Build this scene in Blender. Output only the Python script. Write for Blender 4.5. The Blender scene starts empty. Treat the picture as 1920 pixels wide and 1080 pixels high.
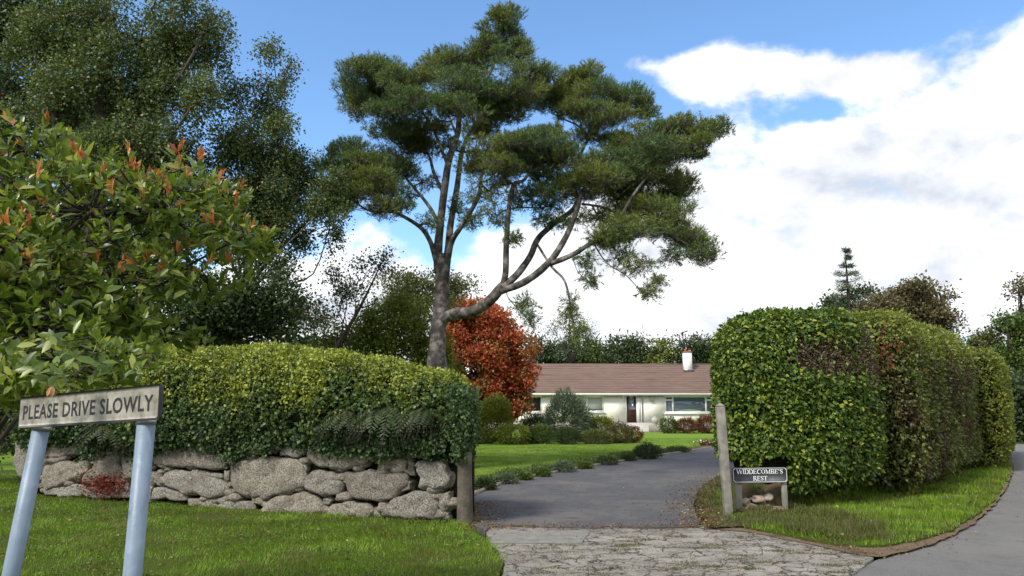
import bpy, math, random
import numpy as np
from mathutils import Vector, Matrix
from mathutils.geometry import tessellate_polygon

rng = np.random.default_rng(7); random.seed(7)
S = bpy.context.scene
col = S.collection
R = math.radians

# ------------------------------------------------------------------ camera
F = 1400.0; PITCH = math.atan(227/1400); CH = 1.6
cam = bpy.data.cameras.new('camera'); cam.sensor_width = 36; cam.lens = 36*F/1920
cam.clip_start = .05; cam.clip_end = 2000
co = bpy.data.objects.new('camera', cam); col.objects.link(co)
co.location = (0, 0, CH); co.rotation_euler = (math.pi/2+PITCH, 0, 0); S.camera = co

# ------------------------------------------------------------------ exposure, sun, sky
SUN_EL, SUN_AZ = 47, -138          # azimuth clockwise from +Y (the view direction); the sun stands left, a little behind the viewer
S.view_settings.view_transform = 'Standard'; S.view_settings.look = 'None'
S.view_settings.exposure = 1.08; S.view_settings.gamma = 1
S.cycles.max_bounces = 7; S.cycles.diffuse_bounces = 3; S.cycles.transmission_bounces = 4; S.cycles.glossy_bounces = 2
sd = bpy.data.lights.new('sun', 'SUN'); sd.energy = 2.0; sd.angle = R(12.0); sd.color = (1, .95, .86)
so = bpy.data.objects.new('sun', sd); col.objects.link(so)
sv = Vector((math.sin(R(SUN_AZ))*math.cos(R(SUN_EL)), math.cos(R(SUN_AZ))*math.cos(R(SUN_EL)), math.sin(R(SUN_EL))))
so.rotation_euler = sv.to_track_quat('Z', 'Y').to_euler(); so.location = (-20, -10, 30)

W = bpy.data.worlds.new('World'); S.world = W; W.use_nodes = True
nt = W.node_tree; N = nt.nodes; Lk = nt.links
for n in list(N): N.remove(n)
def wn(t, **k):
    n = N.new(t)
    for a, b in k.items(): setattr(n, a, b)
    return n
def wm(op, a, b=None, c=None, clamp=False):
    n = wn('ShaderNodeMath', operation=op, use_clamp=clamp)
    for i, v in enumerate((a, b, c)):
        if v is None: continue
        if isinstance(v, (int, float)): n.inputs[i].default_value = v
        else: Lk.new(v, n.inputs[i])
    return n.outputs[0]
sky = wn('ShaderNodeTexSky', sky_type='NISHITA', sun_disc=False)
sky.sun_elevation = R(SUN_EL); sky.sun_rotation = R(SUN_AZ) % (2*math.pi); sky.air_density = 1.0; sky.dust_density = .4; sky.ozone_density = 1.6
tc = wn('ShaderNodeTexCoord'); sp = wn('ShaderNodeSeparateXYZ'); Lk.new(tc.outputs['Generated'], sp.inputs[0])
az = wm('MULTIPLY', wm('ARCTAN2', sp.outputs[0], sp.outputs[1]), 57.2958)
el = wm('MULTIPLY', wm('ARCSINE', sp.outputs[2]), 57.2958)
# cloud top height (degrees) against azimuth
rp = wn('ShaderNodeValToRGB'); cr = rp.color_ramp; cr.interpolation = 'B_SPLINE'
Lk.new(wm('MULTIPLY_ADD', az, 1/120, .5), rp.inputs[0])
thr = [(-60, 34), (-42, 16), (-30, 11), (-16, 12), (-7, 13), (2, 14), (8, 16.5), (13, 20), (18, 21.5), (24, 20), (29, 21.5), (33, 23.5), (40, 27), (60, 36)]
while len(cr.elements) < len(thr): cr.elements.new(.5)
for e, (a, v) in zip(cr.elements, thr): e.position = a/120+.5; e.color = (v/40,)*3+(1,)
th = wm('MULTIPLY', rp.outputs[0], 40)
def noise(vec, scale, detail, rough, dist=0):
    n = wn('ShaderNodeTexNoise'); n.inputs['Scale'].default_value = scale; n.inputs['Detail'].default_value = detail
    n.inputs['Roughness'].default_value = rough; n.inputs['Distortion'].default_value = dist; Lk.new(vec, n.inputs['Vector']); return n.outputs['Fac']
def shifted(off, sc=(1, 1, 1.5)):
    m = wn('ShaderNodeMapping'); m.inputs['Location'].default_value = off; m.inputs['Scale'].default_value = sc
    Lk.new(tc.outputs['Generated'], m.inputs[0]); return m.outputs[0]
v0 = shifted((3.1, .4, 0)); v1 = shifted((3.1-.02, .4, .045))
n0 = noise(v0, 6.5, 9, .57, .12); n1 = noise(v1, 6.5, 9, .57, .12)
big = noise(shifted((8, 2, 1)), 2.6, 3, .5)
def smooth_(v, a, b):
    m = wn('ShaderNodeMapRange', interpolation_type='SMOOTHERSTEP'); m.inputs[1].default_value = a; m.inputs[2].default_value = b; Lk.new(v, m.inputs[0]); return m.outputs[0]
d = wm('MULTIPLY', wm('SUBTRACT', th, el), .17)
def gauss(a0, e0, sa, se, amp):
    x = wm('DIVIDE', wm('SUBTRACT', az, a0), sa); y = wm('DIVIDE', wm('SUBTRACT', el, e0), se)
    return wm('MULTIPLY', wm('EXPONENT', wm('MULTIPLY', wm('ADD', wm('MULTIPLY', x, x), wm('MULTIPLY', y, y)), -1)), amp)
d = wm('MINIMUM', d, .75); d = wm('ADD', d, wm('MULTIPLY', smooth_(el, 38, 50), 6.5))   # unseen cloud added overhead and behind the viewer, to whiten the ambient light
bump = wm('ADD', gauss(8.5, 25.9, 4.0, 2.0, 1.25), gauss(14.5, 24.9, 5, 2.1, 1.15))
bump = wm('ADD', bump, wm('ADD', gauss(21, 23.6, 5, 1.8, 1.15), gauss(27, 22.6, 4, 1.6, 1.1)))
hole = wm('ADD', gauss(28, 25.5, 4, 1.5, -.7), gauss(24, 20.9, 3.2, .9, -.7))
d = wm('ADD', wm('ADD', d, bump), hole)
d = wm('ADD', d, wm('MULTIPLY', wm('SUBTRACT', n0, .5), 3.8))
def smooth(v, a, b):
    m = wn('ShaderNodeMapRange', interpolation_type='SMOOTHERSTEP'); m.inputs[1].default_value = a; m.inputs[2].default_value = b; Lk.new(v, m.inputs[0]); return m.outputs[0]
dens = wm('MAXIMUM', smooth(d, -.3, .45), 0)
emb = wm('MULTIPLY', wm('SUBTRACT', n0, n1), 3.2)
low = smooth(el, 15, 2)          # clouds seen lower down show their grey undersides
shade = wm('ADD', wm('ADD', wm('MULTIPLY', wm('SUBTRACT', big, .5), 2.0), emb), wm('MULTIPLY', low, -.22))
shade = wm('ADD', shade, .92, clamp=True)
cmix = wn('ShaderNodeMix', data_type='RGBA'); Lk.new(shade, cmix.inputs[0])
cmix.inputs[6].default_value = (3.3, 3.5, 3.9, 1); cmix.inputs[7].default_value = (6.0, 6.0, 6.05, 1)
hsv = wn('ShaderNodeMix', data_type='RGBA', blend_type='MULTIPLY'); hsv.inputs[0].default_value = 1
Lk.new(sky.outputs[0], hsv.inputs[6]); hsv.inputs[7].default_value = (.9, 1.1, 1.24, 1)
fm = wn('ShaderNodeMix', data_type='RGBA'); Lk.new(wm('MULTIPLY', dens, .97), fm.inputs[0]); Lk.new(hsv.outputs[2], fm.inputs[6]); Lk.new(cmix.outputs[2], fm.inputs[7])
bg = wn('ShaderNodeBackground'); bg.inputs[1].default_value = .1; Lk.new(fm.outputs[2], bg.inputs[0])
wo = wn('ShaderNodeOutputWorld'); Lk.new(bg.outputs[0], wo.inputs[0])

# ------------------------------------------------------------------ measuring helpers
cp, sp_ = math.cos(PITCH), math.sin(PITCH)
def P(x, y, Y):                      # the point at world depth Y seen at photo pixel x, y
    u = (x-960)/F; v = (y-540)/F; t = Y/(cp+v*sp_)
    return np.array([u*t, Y, CH+t*(sp_-v*cp)])
def G(x, y, z=0):
    u = (x-960)/F; v = (y-540)/F; t = (z-CH)/(sp_-v*cp)
    return np.array([u*t, t*(cp+v*sp_), z])

def vnoise(p, s=0):
    p = np.asarray(p, float); i = np.floor(p).astype(np.int64); f = p-i; f = f*f*(3-2*f); out = 0
    for dx in (0, 1):
        for dy in (0, 1):
            for dz in (0, 1):
                h = (i[..., 0]+dx)*374761393+(i[..., 1]+dy)*668265263+(i[..., 2]+dz)*2147483647+s*974711
                h = (h ^ (h >> 13))*1274126177; h = (h ^ (h >> 16)) & 0xffff
                w = np.where(dx, f[..., 0], 1-f[..., 0])*np.where(dy, f[..., 1], 1-f[..., 1])*np.where(dz, f[..., 2], 1-f[..., 2])
                out = out+w*(h/65535.)
    return out*2-1
def fbm(p, s=0, o=3):
    r = 0; a = 1
    for k in range(o): r = r+a*vnoise(np.asarray(p)*2**k, s+k); a *= .5
    return r

class Geo:
    def __init__(s): s.v = []; s.f = []; s.n = 0
    def add(s, v, f):
        v = np.asarray(v, float).reshape(-1, 3); f = np.asarray(f, int)
        s.v.append(v); s.f.append(f+s.n); s.n += len(v)
    def mesh(s, name, mat, off, smooth=False):
        me = bpy.data.meshes.new(name)
        v = np.concatenate(s.v)-off
        lt = np.concatenate([np.full(len(f), f.shape[1]) for f in s.f]); lv = np.concatenate([f.ravel() for f in s.f])
        me.vertices.add(len(v)); me.vertices.foreach_set('co', v.astype(np.float32).ravel())
        me.loops.add(len(lv)); me.loops.foreach_set('vertex_index', lv.astype(np.int32))
        me.polygons.add(len(lt)); ls = np.concatenate([[0], np.cumsum(lt)[:-1]])
        me.polygons.foreach_set('loop_start', ls.astype(np.int32))
        me.update(calc_edges=True)
        if smooth: me.polygons.foreach_set('use_smooth', np.ones(len(lt), bool))
        me.materials.append(mat); me.validate(); return me
    def box(s, c, size, rot=None):
        h = np.array(size)/2.; v = np.array([[x, y, z] for x in (-1, 1) for y in (-1, 1) for z in (-1, 1)])*h
        if rot is not None: v = v@np.array(rot).T
        s.add(v+np.array(c), [[0, 1, 3, 2], [4, 6, 7, 5], [0, 4, 5, 1], [2, 3, 7, 6], [0, 2, 6, 4], [1, 5, 7, 3]]); return s
    def tube(s, pts, rad, k=8, sm=4, rough=0, cap=True):
        pts = np.asarray(pts, float); n = len(pts); rad = np.interp(np.linspace(0, 1, n), np.linspace(0, 1, len(rad)), rad)
        if sm > 1 and n > 2:
            a = np.vstack([2*pts[0]-pts[1], pts, 2*pts[-1]-pts[-2]]); q = []; rr = []
            for i in range(n-1):
                p0, p1, p2, p3 = a[i:i+4]
                for t in np.linspace(0, 1, sm, endpoint=False):
                    q.append(.5*((2*p1)+(-p0+p2)*t+(2*p0-5*p1+4*p2-p3)*t*t+(-p0+3*p1-3*p2+p3)*t**3)); rr.append(rad[i]*(1-t)+rad[i+1]*t)
            q.append(pts[-1]); rr.append(rad[-1]); pts = np.array(q); rad = np.array(rr)
        n = len(pts); T = np.gradient(pts, axis=0); T /= np.linalg.norm(T, axis=1)[:, None]+1e-9
        u = np.cross(T[0], [0.3, .9, .1]); u /= np.linalg.norm(u); V = []
        ang = np.arange(k)*2*math.pi/k
        for i in range(n):
            u = u-T[i]*u.dot(T[i]); u /= np.linalg.norm(u)+1e-9; w = np.cross(T[i], u)
            ring = pts[i]+rad[i]*(np.cos(ang)[:, None]*u+np.sin(ang)[:, None]*w); V.append(ring)
        V = np.array(V)
        if rough: V = V+(V-pts[:, None])*(rough*fbm(V*np.array([5, 5, 3.]), 5)[..., None])
        i = np.arange(n-1)[:, None]*k; j = np.arange(k)[None]; j2 = (j+1) % k
        f = np.stack([i+j, i+j2, i+k+j2, i+k+j], -1).reshape(-1, 4)
        s.add(V.reshape(-1, 3), f)
        if cap: s.f.append(np.array([list(range(s.n-k, s.n))])); s.f.append(np.array([list(range(s.n-n*k+k-1, s.n-n*k-1, -1))]))
        return s
    def prism(s, poly, z0, z1):           # plan outline pushed up from z0 to z1
        poly = np.asarray(poly, float); n = len(poly)
        tr = tessellate_polygon([[Vector((p[0], p[1], 0)) for p in poly]])
        tr = np.array(tr)
        a = poly[tr]; area = (a[:, 1, 0]-a[:, 0, 0])*(a[:, 2, 1]-a[:, 0, 1])-(a[:, 2, 0]-a[:, 0, 0])*(a[:, 1, 1]-a[:, 0, 1])
        tr[area < 0] = tr[area < 0][:, ::-1]
        top = np.column_stack([poly, np.full(n, z1)]); s.add(top, tr)
        if z0 is not None:
            bot = np.column_stack([poly, np.full(n, z0)]); i = np.arange(n); j = (i+1) % n
            s.add(np.vstack([top, bot]), np.stack([i, i+n, j+n, j], 1))
        return s

offs = {}
def obj(name, geo, mat, parent=None, smooth=False, loc=None, **tags):
    off = offs[parent.name] if parent else np.array(loc if loc is not None else (0, 0, 0), float)
    o = bpy.data.objects.new(name, geo.mesh(name, mat, off, smooth)); col.objects.link(o)
    if parent: o.parent = parent
    else: o.location = off
    offs[o.name] = off
    for k, v in tags.items(): o[k] = v
    return o
def thing(name, label, cat, loc=(0, 0, 0), group=None):
    o = bpy.data.objects.new(name, None); col.objects.link(o); o.location = loc; o.empty_display_size = .2
    o['label'] = label; o['category'] = cat
    if group: o['group'] = group
    offs[o.name] = np.array(loc, float); return o

# ------------------------------------------------------------------ materials
def mat_base(name):
    m = bpy.data.materials.new(name); m.use_nodes = True; t = m.node_tree; b = t.nodes['Principled BSDF']; return m, t, b
def nd(t, typ, ins=None, **k):
    n = t.nodes.new(typ)
    for a, b in k.items(): setattr(n, a, b)
    for a, b in (ins or {}).items():
        if hasattr(b, 'is_output') or isinstance(b, bpy.types.NodeSocket): t.links.new(b, n.inputs[a])
        else: n.inputs[a].default_value = b
    return n
def ramp(t, fac, stops, interp='LINEAR'):
    n = t.nodes.new('ShaderNodeValToRGB'); n.color_ramp.interpolation = interp
    while len(n.color_ramp.elements) < len(stops): n.color_ramp.elements.new(.5)
    for e, (p, c) in zip(n.color_ramp.elements, stops): e.position = p; e.color = tuple(c)+(1,) if not isinstance(c, (int, float)) else (c, c, c, 1)
    t.links.new(fac, n.inputs[0]); return n.outputs[0]
def mixc(t, f, a, b, mode='MIX'):
    n = nd(t, 'ShaderNodeMix', data_type='RGBA', blend_type=mode)
    for i, v in ((0, f), (6, a), (7, b)):
        if isinstance(v, bpy.types.NodeSocket): t.links.new(v, n.inputs[i])
        elif isinstance(v, (int, float)): n.inputs[i].default_value = v
        else: n.inputs[i].default_value = tuple(v)+(1,)
    return n.outputs[2]
def plain(name, c, rough=.6, var=.15, scale=8, bump=0, bscale=60, metal=0, stops=None, spec=.4):
    m, t, b = mat_base(name); g = nd(t, 'ShaderNodeNewGeometry')
    n = nd(t, 'ShaderNodeTexNoise', {'Vector': g.outputs['Position'], 'Scale': scale, 'Detail': 6, 'Roughness': .6})
    c = np.array(c); st = stops or [(.3, tuple(c*(1-var))), (.7, tuple(np.minimum(c*(1+var), 1)))]
    t.links.new(ramp(t, n.outputs['Fac'], st), b.inputs['Base Color']); b.inputs['Roughness'].default_value = rough; b.inputs['Metallic'].default_value = metal
    b.inputs['Specular IOR Level'].default_value = spec
    if bump:
        n2 = nd(t, 'ShaderNodeTexNoise', {'Vector': g.outputs['Position'], 'Scale': bscale, 'Detail': 5, 'Roughness': .65})
        bp = nd(t, 'ShaderNodeBump', {'Height': n2.outputs['Fac'], 'Strength': bump, 'Distance': .02}); t.links.new(bp.outputs[0], b.inputs['Normal'])
    return m
def leafmat(name, stops, trans=.3, rough=.5, spec=.35, patch=None, pscale=1.2, pr=(.45, .62)):
    m, t, b = mat_base(name); g = nd(t, 'ShaderNodeNewGeometry')
    c = ramp(t, g.outputs['Random Per Island'], stops)
    if patch:
        n = nd(t, 'ShaderNodeTexNoise', {'Vector': g.outputs['Position'], 'Scale': pscale, 'Detail': 3})
        f = ramp(t, n.outputs['Fac'], [(pr[0], 0.), (pr[1], 1.)]); c2 = ramp(t, g.outputs['Random Per Island'], patch); c = mixc(t, f, c, c2)
    t.links.new(c, b.inputs['Base Color']); b.inputs['Roughness'].default_value = rough; b.inputs['Specular IOR Level'].default_value = spec
    tr = nd(t, 'ShaderNodeBsdfTranslucent'); t.links.new(mixc(t, 1., c, (1.15, 1.2, .6), 'MULTIPLY'), tr.inputs[0])
    mx = nd(t, 'ShaderNodeMixShader', {0: trans}); t.links.new(b.outputs[0], mx.inputs[1]); t.links.new(tr.outputs[0], mx.inputs[2])
    t.links.new(mx.outputs[0], t.nodes['Material Output'].inputs[0]); return m
def c255(r, g, b, k=1): return tuple(((x/255.)**2.2)*k for x in (r, g, b))

M = {}
M['bark'] = plain('bark', (.12, .09, .07), .9, bump=.9, bscale=18, scale=5, stops=[(.36, (.03, .026, .023)), (.5, (.085, .074, .064)), (.62, (.21, .195, .175))])
M['bark_dark'] = plain('bark_dark', (.04, .03, .025), .9, .4, bump=.5, bscale=30)
M['bark_birch'] = plain('bark_birch', (.06, .05, .045), .8, .5, bump=.3)
M['under'] = plain('under', (.014, .018, .008), 1, .4, 14, bump=1, bscale=20, spec=.05)  # near-black colour standing in for the shade inside a hedge
M['under_brown'] = plain('under_brown', (.022, .017, .011), 1, .5, 14, bump=1, bscale=20, spec=.05)  # earth inside the wall; in the beech hedge, shade put into the colour
# stone: granite with lichen and rust stain
m, t, b = mat_base('granite'); g = nd(t, 'ShaderNodeNewGeometry'); oi = nd(t, 'ShaderNodeObjectInfo')
n1_ = nd(t, 'ShaderNodeTexNoise', {'Vector': g.outputs['Position'], 'Scale': 5, 'Detail': 8, 'Roughness': .7})
n2_ = nd(t, 'ShaderNodeTexNoise', {'Vector': g.outputs['Position'], 'Scale': 45, 'Detail': 6, 'Roughness': .75})
vo = nd(t, 'ShaderNodeTexVoronoi', {'Vector': g.outputs['Position'], 'Scale': 22})
c = ramp(t, n2_.outputs['Fac'], [(.36, (.065, .062, .055)), (.47, (.32, .295, .25)), (.6, (.62, .59, .52))])
c = mixc(t, ramp(t, n1_.outputs['Fac'], [(.46, 0.), (.64, .5)]), c, (.16, .12, .08))
lich = ramp(t, vo.outputs['Distance'], [(.14, 1.), (.24, 0.)])
n3_ = nd(t, 'ShaderNodeTexNoise', {'Vector': g.outputs['Position'], 'Scale': 9, 'Detail': 3})
lf = nd(t, 'ShaderNodeMath', {0: lich, 1: ramp(t, n3_.outputs['Fac'], [(.5, 0.), (.62, .8)])}, operation='MULTIPLY')
c = mixc(t, lf.outputs[0], c, (.42, .42, .36))
c = mixc(t, .75, c, ramp(t, oi.outputs['Random'], [(0, (.62, .58, .54)), (.35, (1, .92, .82)), (.7, (.8, .8, .78)), (1, (1, 1, .98))]), 'MULTIPLY')
t.links.new(c, b.inputs['Base Color']); b.inputs['Roughness'].default_value = .9
bb = nd(t, 'ShaderNodeMath', {0: n2_.outputs['Fac'], 1: n1_.outputs['Fac']}, operation='ADD')
bp = nd(t, 'ShaderNodeBump', {'Height': bb.outputs[0], 'Strength': 1.0, 'Distance': .06}); t.links.new(bp.outputs[0], b.inputs['Normal'])
M['stone'] = m
# grassy ground under the blades
def groundmat(name, a, b_, dirt, scale=1.5, lim=(.55, .7)):
    m, t, b = mat_base(name); g = nd(t, 'ShaderNodeNewGeometry')
    n1 = nd(t, 'ShaderNodeTexNoise', {'Vector': g.outputs['Position'], 'Scale': scale, 'Detail': 6, 'Roughness': .6})
    n2 = nd(t, 'ShaderNodeTexNoise', {'Vector': g.outputs['Position'], 'Scale': 90, 'Detail': 3, 'Roughness': .8})
    c = mixc(t, n2.outputs['Fac'], a, b_); c = mixc(t, ramp(t, n1.outputs['Fac'], [(lim[0], 0.), (lim[1], .9)]), c, dirt)
    t.links.new(c, b.inputs['Base Color']); b.inputs['Roughness'].default_value = .95; b.inputs['Specular IOR Level'].default_value = .1
    bp = nd(t, 'ShaderNodeBump', {'Height': n2.outputs['Fac'], 'Strength': .8, 'Distance': .03}); t.links.new(bp.outputs[0], b.inputs['Normal'])
    return m
M['verge'] = groundmat('verge', (.05, .075, .012), (.085, .12, .018), (.09, .07, .035))
M['lawn'] = groundmat('lawn', (.12, .21, .026), (.165, .27, .036), (.19, .26, .045), .35, (.35, .9))
M['ground'] = groundmat('ground', (.03, .055, .012), (.05, .08, .018), (.04, .035, .018), .2)
M['soil'] = groundmat('soil', (.08, .058, .036), (.14, .10, .065), (.06, .075, .02), 2.5, (.45, .6))
M['dirt'] = groundmat('dirt', (.15, .105, .07), (.26, .185, .125), (.05, .05, .02), 3, (.5, .75))
def asphalt(name, c0, c1, patch, dark, scale=.7):
    m, t, b = mat_base(name); g = nd(t, 'ShaderNodeNewGeometry')
    n1 = nd(t, 'ShaderNodeTexNoise', {'Vector': g.outputs['Position'], 'Scale': scale, 'Detail': 9, 'Roughness': .72, 'Distortion': .6})
    n2 = nd(t, 'ShaderNodeTexNoise', {'Vector': g.outputs['Position'], 'Scale': 60, 'Detail': 5, 'Roughness': .95})
    n3 = nd(t, 'ShaderNodeTexNoise', {'Vector': g.outputs['Position'], 'Scale': scale*4, 'Detail': 8, 'Roughness': .75})
    c = mixc(t, ramp(t, n2.outputs['Fac'], [(.36, 0.), (.64, 1.)]), c0, c1); c = mixc(t, ramp(t, n1.outputs['Fac'], [(.45, 0.), (.62, .75)]), c, patch)
    c = mixc(t, ramp(t, n3.outputs['Fac'], [(.52, 0.), (.68, .7)]), c, dark)
    t.links.new(c, b.inputs['Base Color']); b.inputs['Roughness'].default_value = .85; b.inputs['Specular IOR Level'].default_value = .25
    bp = nd(t, 'ShaderNodeBump', {'Height': n2.outputs['Fac'], 'Strength': .8, 'Distance': .015}); t.links.new(bp.outputs[0], b.inputs['Normal']); return m
M['drive'] = asphalt('drive', (.04, .04, .045), (.15, .147, .15), (.155, .142, .128), (.05, .048, .05))
M['road'] = asphalt('road', (.09, .088, .084), (.23, .225, .215), (.20, .19, .175), (.10, .095, .085), .5)
# cracked, mossy old concrete
m, t, b = mat_base('cracked_concrete'); g = nd(t, 'ShaderNodeNewGeometry')
nz = nd(t, 'ShaderNodeTexNoise', {'Vector': g.outputs['Position'], 'Scale': 3, 'Detail': 5, 'Roughness': .6})
wv = nd(t, 'ShaderNodeVectorMath', {0: nz.outputs['Color'], 'Scale': .45}, operation='SCALE')
wv2 = nd(t, 'ShaderNodeVectorMath', {0: g.outputs['Position'], 1: wv.outputs[0]}, operation='ADD')
v1_ = nd(t, 'ShaderNodeTexVoronoi', {'Vector': wv2.outputs[0], 'Scale': 3.6}, feature='DISTANCE_TO_EDGE')
v2_ = nd(t, 'ShaderNodeTexVoronoi', {'Vector': wv2.outputs[0], 'Scale': 9}, feature='DISTANCE_TO_EDGE')
nb = nd(t, 'ShaderNodeTexNoise', {'Vector': g.outputs['Position'], 'Scale': 1.1, 'Detail': 5, 'Roughness': .65})
nf = nd(t, 'ShaderNodeTexNoise', {'Vector': g.outputs['Position'], 'Scale': 70, 'Detail': 5, 'Roughness': .85})
c = ramp(t, nf.outputs['Fac'], [(.36, (.15, .135, .11)), (.5, (.34, .315, .27)), (.62, (.52, .49, .43))])
c = mixc(t, ramp(t, nb.outputs['Fac'], [(.4, 0.), (.66, .55)]), c, (.14, .115, .085))
k1 = ramp(t, v1_.outputs['Distance'], [(.012, 1.), (.045, 0.)]); k2 = ramp(t, v2_.outputs['Distance'], [(.015, .85), (.05, 0.)])
gate = ramp(t, nb.outputs['Fac'], [(.40, 0.), (.55, 1.)])
nm = nd(t, 'ShaderNodeTexNoise', {'Vector': g.outputs['Position'], 'Scale': 2.3, 'Detail': 5, 'Roughness': .7})
kk = nd(t, 'ShaderNodeMath', {0: k2, 1: gate}, operation='MULTIPLY'); ks = nd(t, 'ShaderNodeMath', {0: k1, 1: kk.outputs[0]}, operation='MAXIMUM')
ks2 = nd(t, 'ShaderNodeMath', {0: ks.outputs[0], 1: ramp(t, nm.outputs['Fac'], [(.36, .15), (.5, 1.)])}, operation='MULTIPLY')
c = mixc(t, ks2.outputs[0], c, (.035, .03, .02))
k3 = ramp(t, v1_.outputs['Distance'], [(.03, 1.), (.16, 0.)])
ms = nd(t, 'ShaderNodeMath', {0: k3, 1: ramp(t, nm.outputs['Fac'], [(.58, 0.), (.66, .8)])}, operation='MULTIPLY')
c = mixc(t, ms.outputs[0], c, (.065, .08, .02))
t.links.new(c, b.inputs['Base Color']); b.inputs['Roughness'].default_value = .92; b.inputs['Specular IOR Level'].default_value = .2
hh = nd(t, 'ShaderNodeMath', {0: nf.outputs['Fac'], 1: ks2.outputs[0]}, operation='SUBTRACT')
bp = nd(t, 'ShaderNodeBump', {'Height': hh.outputs[0], 'Strength': .8, 'Distance': .02}); t.links.new(bp.outputs[0], b.inputs['Normal'])
M['apron'] = m
M['slab'] = plain('slab', (.2, .19, .165), .9, .3, 6, bump=.6, bscale=80)
M['kerb'] = plain('kerb', (.2, .17, .135), .9, .35, 6, bump=.6, bscale=40)
M['wood_post'] = plain('wood_post', (.10, .085, .065), .9, .4, 7, bump=.8, bscale=30)
M['conc_post'] = plain('conc_post', (.24, .225, .19), .9, .35, 9, bump=.6, bscale=60)
M['render'] = plain('render', (.88, .85, .76), .85, .04, 2, bump=.2, bscale=50)
M['plinth'] = plain('plinth', (.42, .40, .36), .9, .15, 3, bump=.3)
M['white'] = plain('white', (.82, .82, .8), .5, .04, 4)
M['sign_white'] = plain('sign_white', (.5, .47, .4), .5, .2, 18, stops=[(.36, (.22, .20, .155)), (.5, (.36, .335, .28)), (.64, (.45, .43, .37))])
M['black'] = plain('black', (.025, .026, .028), .45, .3, 20)
M['letter_black'] = plain('letter_black', (.02, .02, .025), .5, .3, 40)
M['slate'] = plain('slate', (.04, .043, .05), .5, .3, 14)
M['letter_white'] = plain('letter_white', (.75, .75, .73), .6, .08, 20)
M['pole'] = plain('pole', (.23, .30, .38), .42, .10, 9, bump=.15, bscale=30, stops=[(.3, (.10, .13, .15)), (.42, (.165, .22, .285)), (.6, (.19, .25, .32)), (.75, (.25, .30, .36))])
M['door'] = plain('door', (.06, .02, .015), .4, .2, 5)
M['dark_room'] = plain('dark_room', (.02, .02, .022), .9)
M['terracotta'] = plain('terracotta', (.35, .12, .07), .8, .2)
M['metal'] = plain('metal', (.35, .35, .36), .4, .1, metal=.8)
m, t, b = mat_base('glass_dark'); b.inputs['Base Color'].default_value = (.09, .125, .165, 1); b.inputs['Roughness'].default_value = .08; b.inputs['Specular IOR Level'].default_value = .9; M['glass'] = m
M['blind'] = plain('blind', (.42, .45, .42), .6, .06, 3)
# roof tiles
m, t, b = mat_base('roof_tile'); g = nd(t, 'ShaderNodeNewGeometry')
n1 = nd(t, 'ShaderNodeTexNoise', {'Vector': g.outputs['Position'], 'Scale': .9, 'Detail': 6, 'Roughness': .7})
mp = nd(t, 'ShaderNodeMapping', {0: g.outputs['Position']}); mp.inputs['Scale'].default_value = (.6, 8, 8)
n2 = nd(t, 'ShaderNodeTexNoise', {'Vector': mp.outputs[0], 'Scale': 1.0, 'Detail': 5, 'Roughness': .7})
c = ramp(t, n2.outputs['Fac'], [(.35, (.11, .068, .055)), (.65, (.20, .13, .105))])
c = mixc(t, ramp(t, n1.outputs['Fac'], [(.4, 0.), (.75, .4)]), c, (.12, .095, .075)); t.links.new(c, b.inputs['Base Color']); b.inputs['Roughness'].default_value = .85
M['roof'] = m

LM = {}
g1 = lambda *s: [(p, c) for p, c in s]
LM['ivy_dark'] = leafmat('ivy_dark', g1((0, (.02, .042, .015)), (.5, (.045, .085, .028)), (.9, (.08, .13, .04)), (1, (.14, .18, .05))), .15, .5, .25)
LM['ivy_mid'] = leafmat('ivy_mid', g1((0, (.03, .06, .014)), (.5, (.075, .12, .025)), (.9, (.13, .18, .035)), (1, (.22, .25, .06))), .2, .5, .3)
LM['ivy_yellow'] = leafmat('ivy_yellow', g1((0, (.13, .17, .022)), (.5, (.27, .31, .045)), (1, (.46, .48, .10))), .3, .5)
LM['laurel'] = leafmat('laurel', g1((0, (.03, .06, .01)), (.5, (.07, .13, .018)), (.8, (.15, .22, .03)), (1, (.34, .36, .05))), .25, .5, .3)
LM['laurel_dark'] = leafmat('laurel_dark', g1((0, (.02, .045, .014)), (.6, (.04, .08, .022)), (1, (.08, .13, .035))), .2, .4, .45)
LM['brown_twig'] = leafmat('brown_twig', g1((0, (.06, .04, .028)), (.6, (.16, .11, .075)), (.82, (.12, .12, .045)), (1, (.30, .22, .16))), .15, .7)
LM['beech'] = leafmat('beech', g1((0, (.05, .07, .016)), (.6, (.11, .14, .03)), (1, (.24, .25, .06))), .3, .5, patch=[(0, (.05, .035, .02)), (1, (.13, .085, .045))], pscale=1.1)
LM['yellow_hedge'] = leafmat('yellow_hedge', g1((0, (.11, .15, .025)), (.6, (.2, .24, .045)), (1, (.32, .32, .08))), .35, .5)
LM['red_leaf'] = leafmat('red_leaf', g1((0, (.11, .018, .014)), (1, (.24, .05, .028))), .3, .5)
LM['photinia'] = leafmat('photinia', g1((0, (.06, .105, .016)), (.5, (.145, .21, .028)), (.85, (.23, .285, .055)), (1, (.38, .40, .12))), .42, .36, .6)
LM['photinia_red'] = leafmat('photinia_red', g1((0, (.36, .09, .04)), (.4, (.55, .17, .06)), (.7, (.58, .27, .09)), (1, (.50, .38, .16))), .42, .4, .5)
LM['birch'] = leafmat('birch', g1((0, (.05, .085, .03)), (.6, (.11, .15, .05)), (.93, (.18, .21, .075)), (1, (.3, .26, .08))), .3, .5)
LM['dense'] = leafmat('dense', g1((0, (.024, .045, .015)), (.7, (.05, .085, .026)), (1, (.10, .14, .045))), .2, .5)
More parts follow.
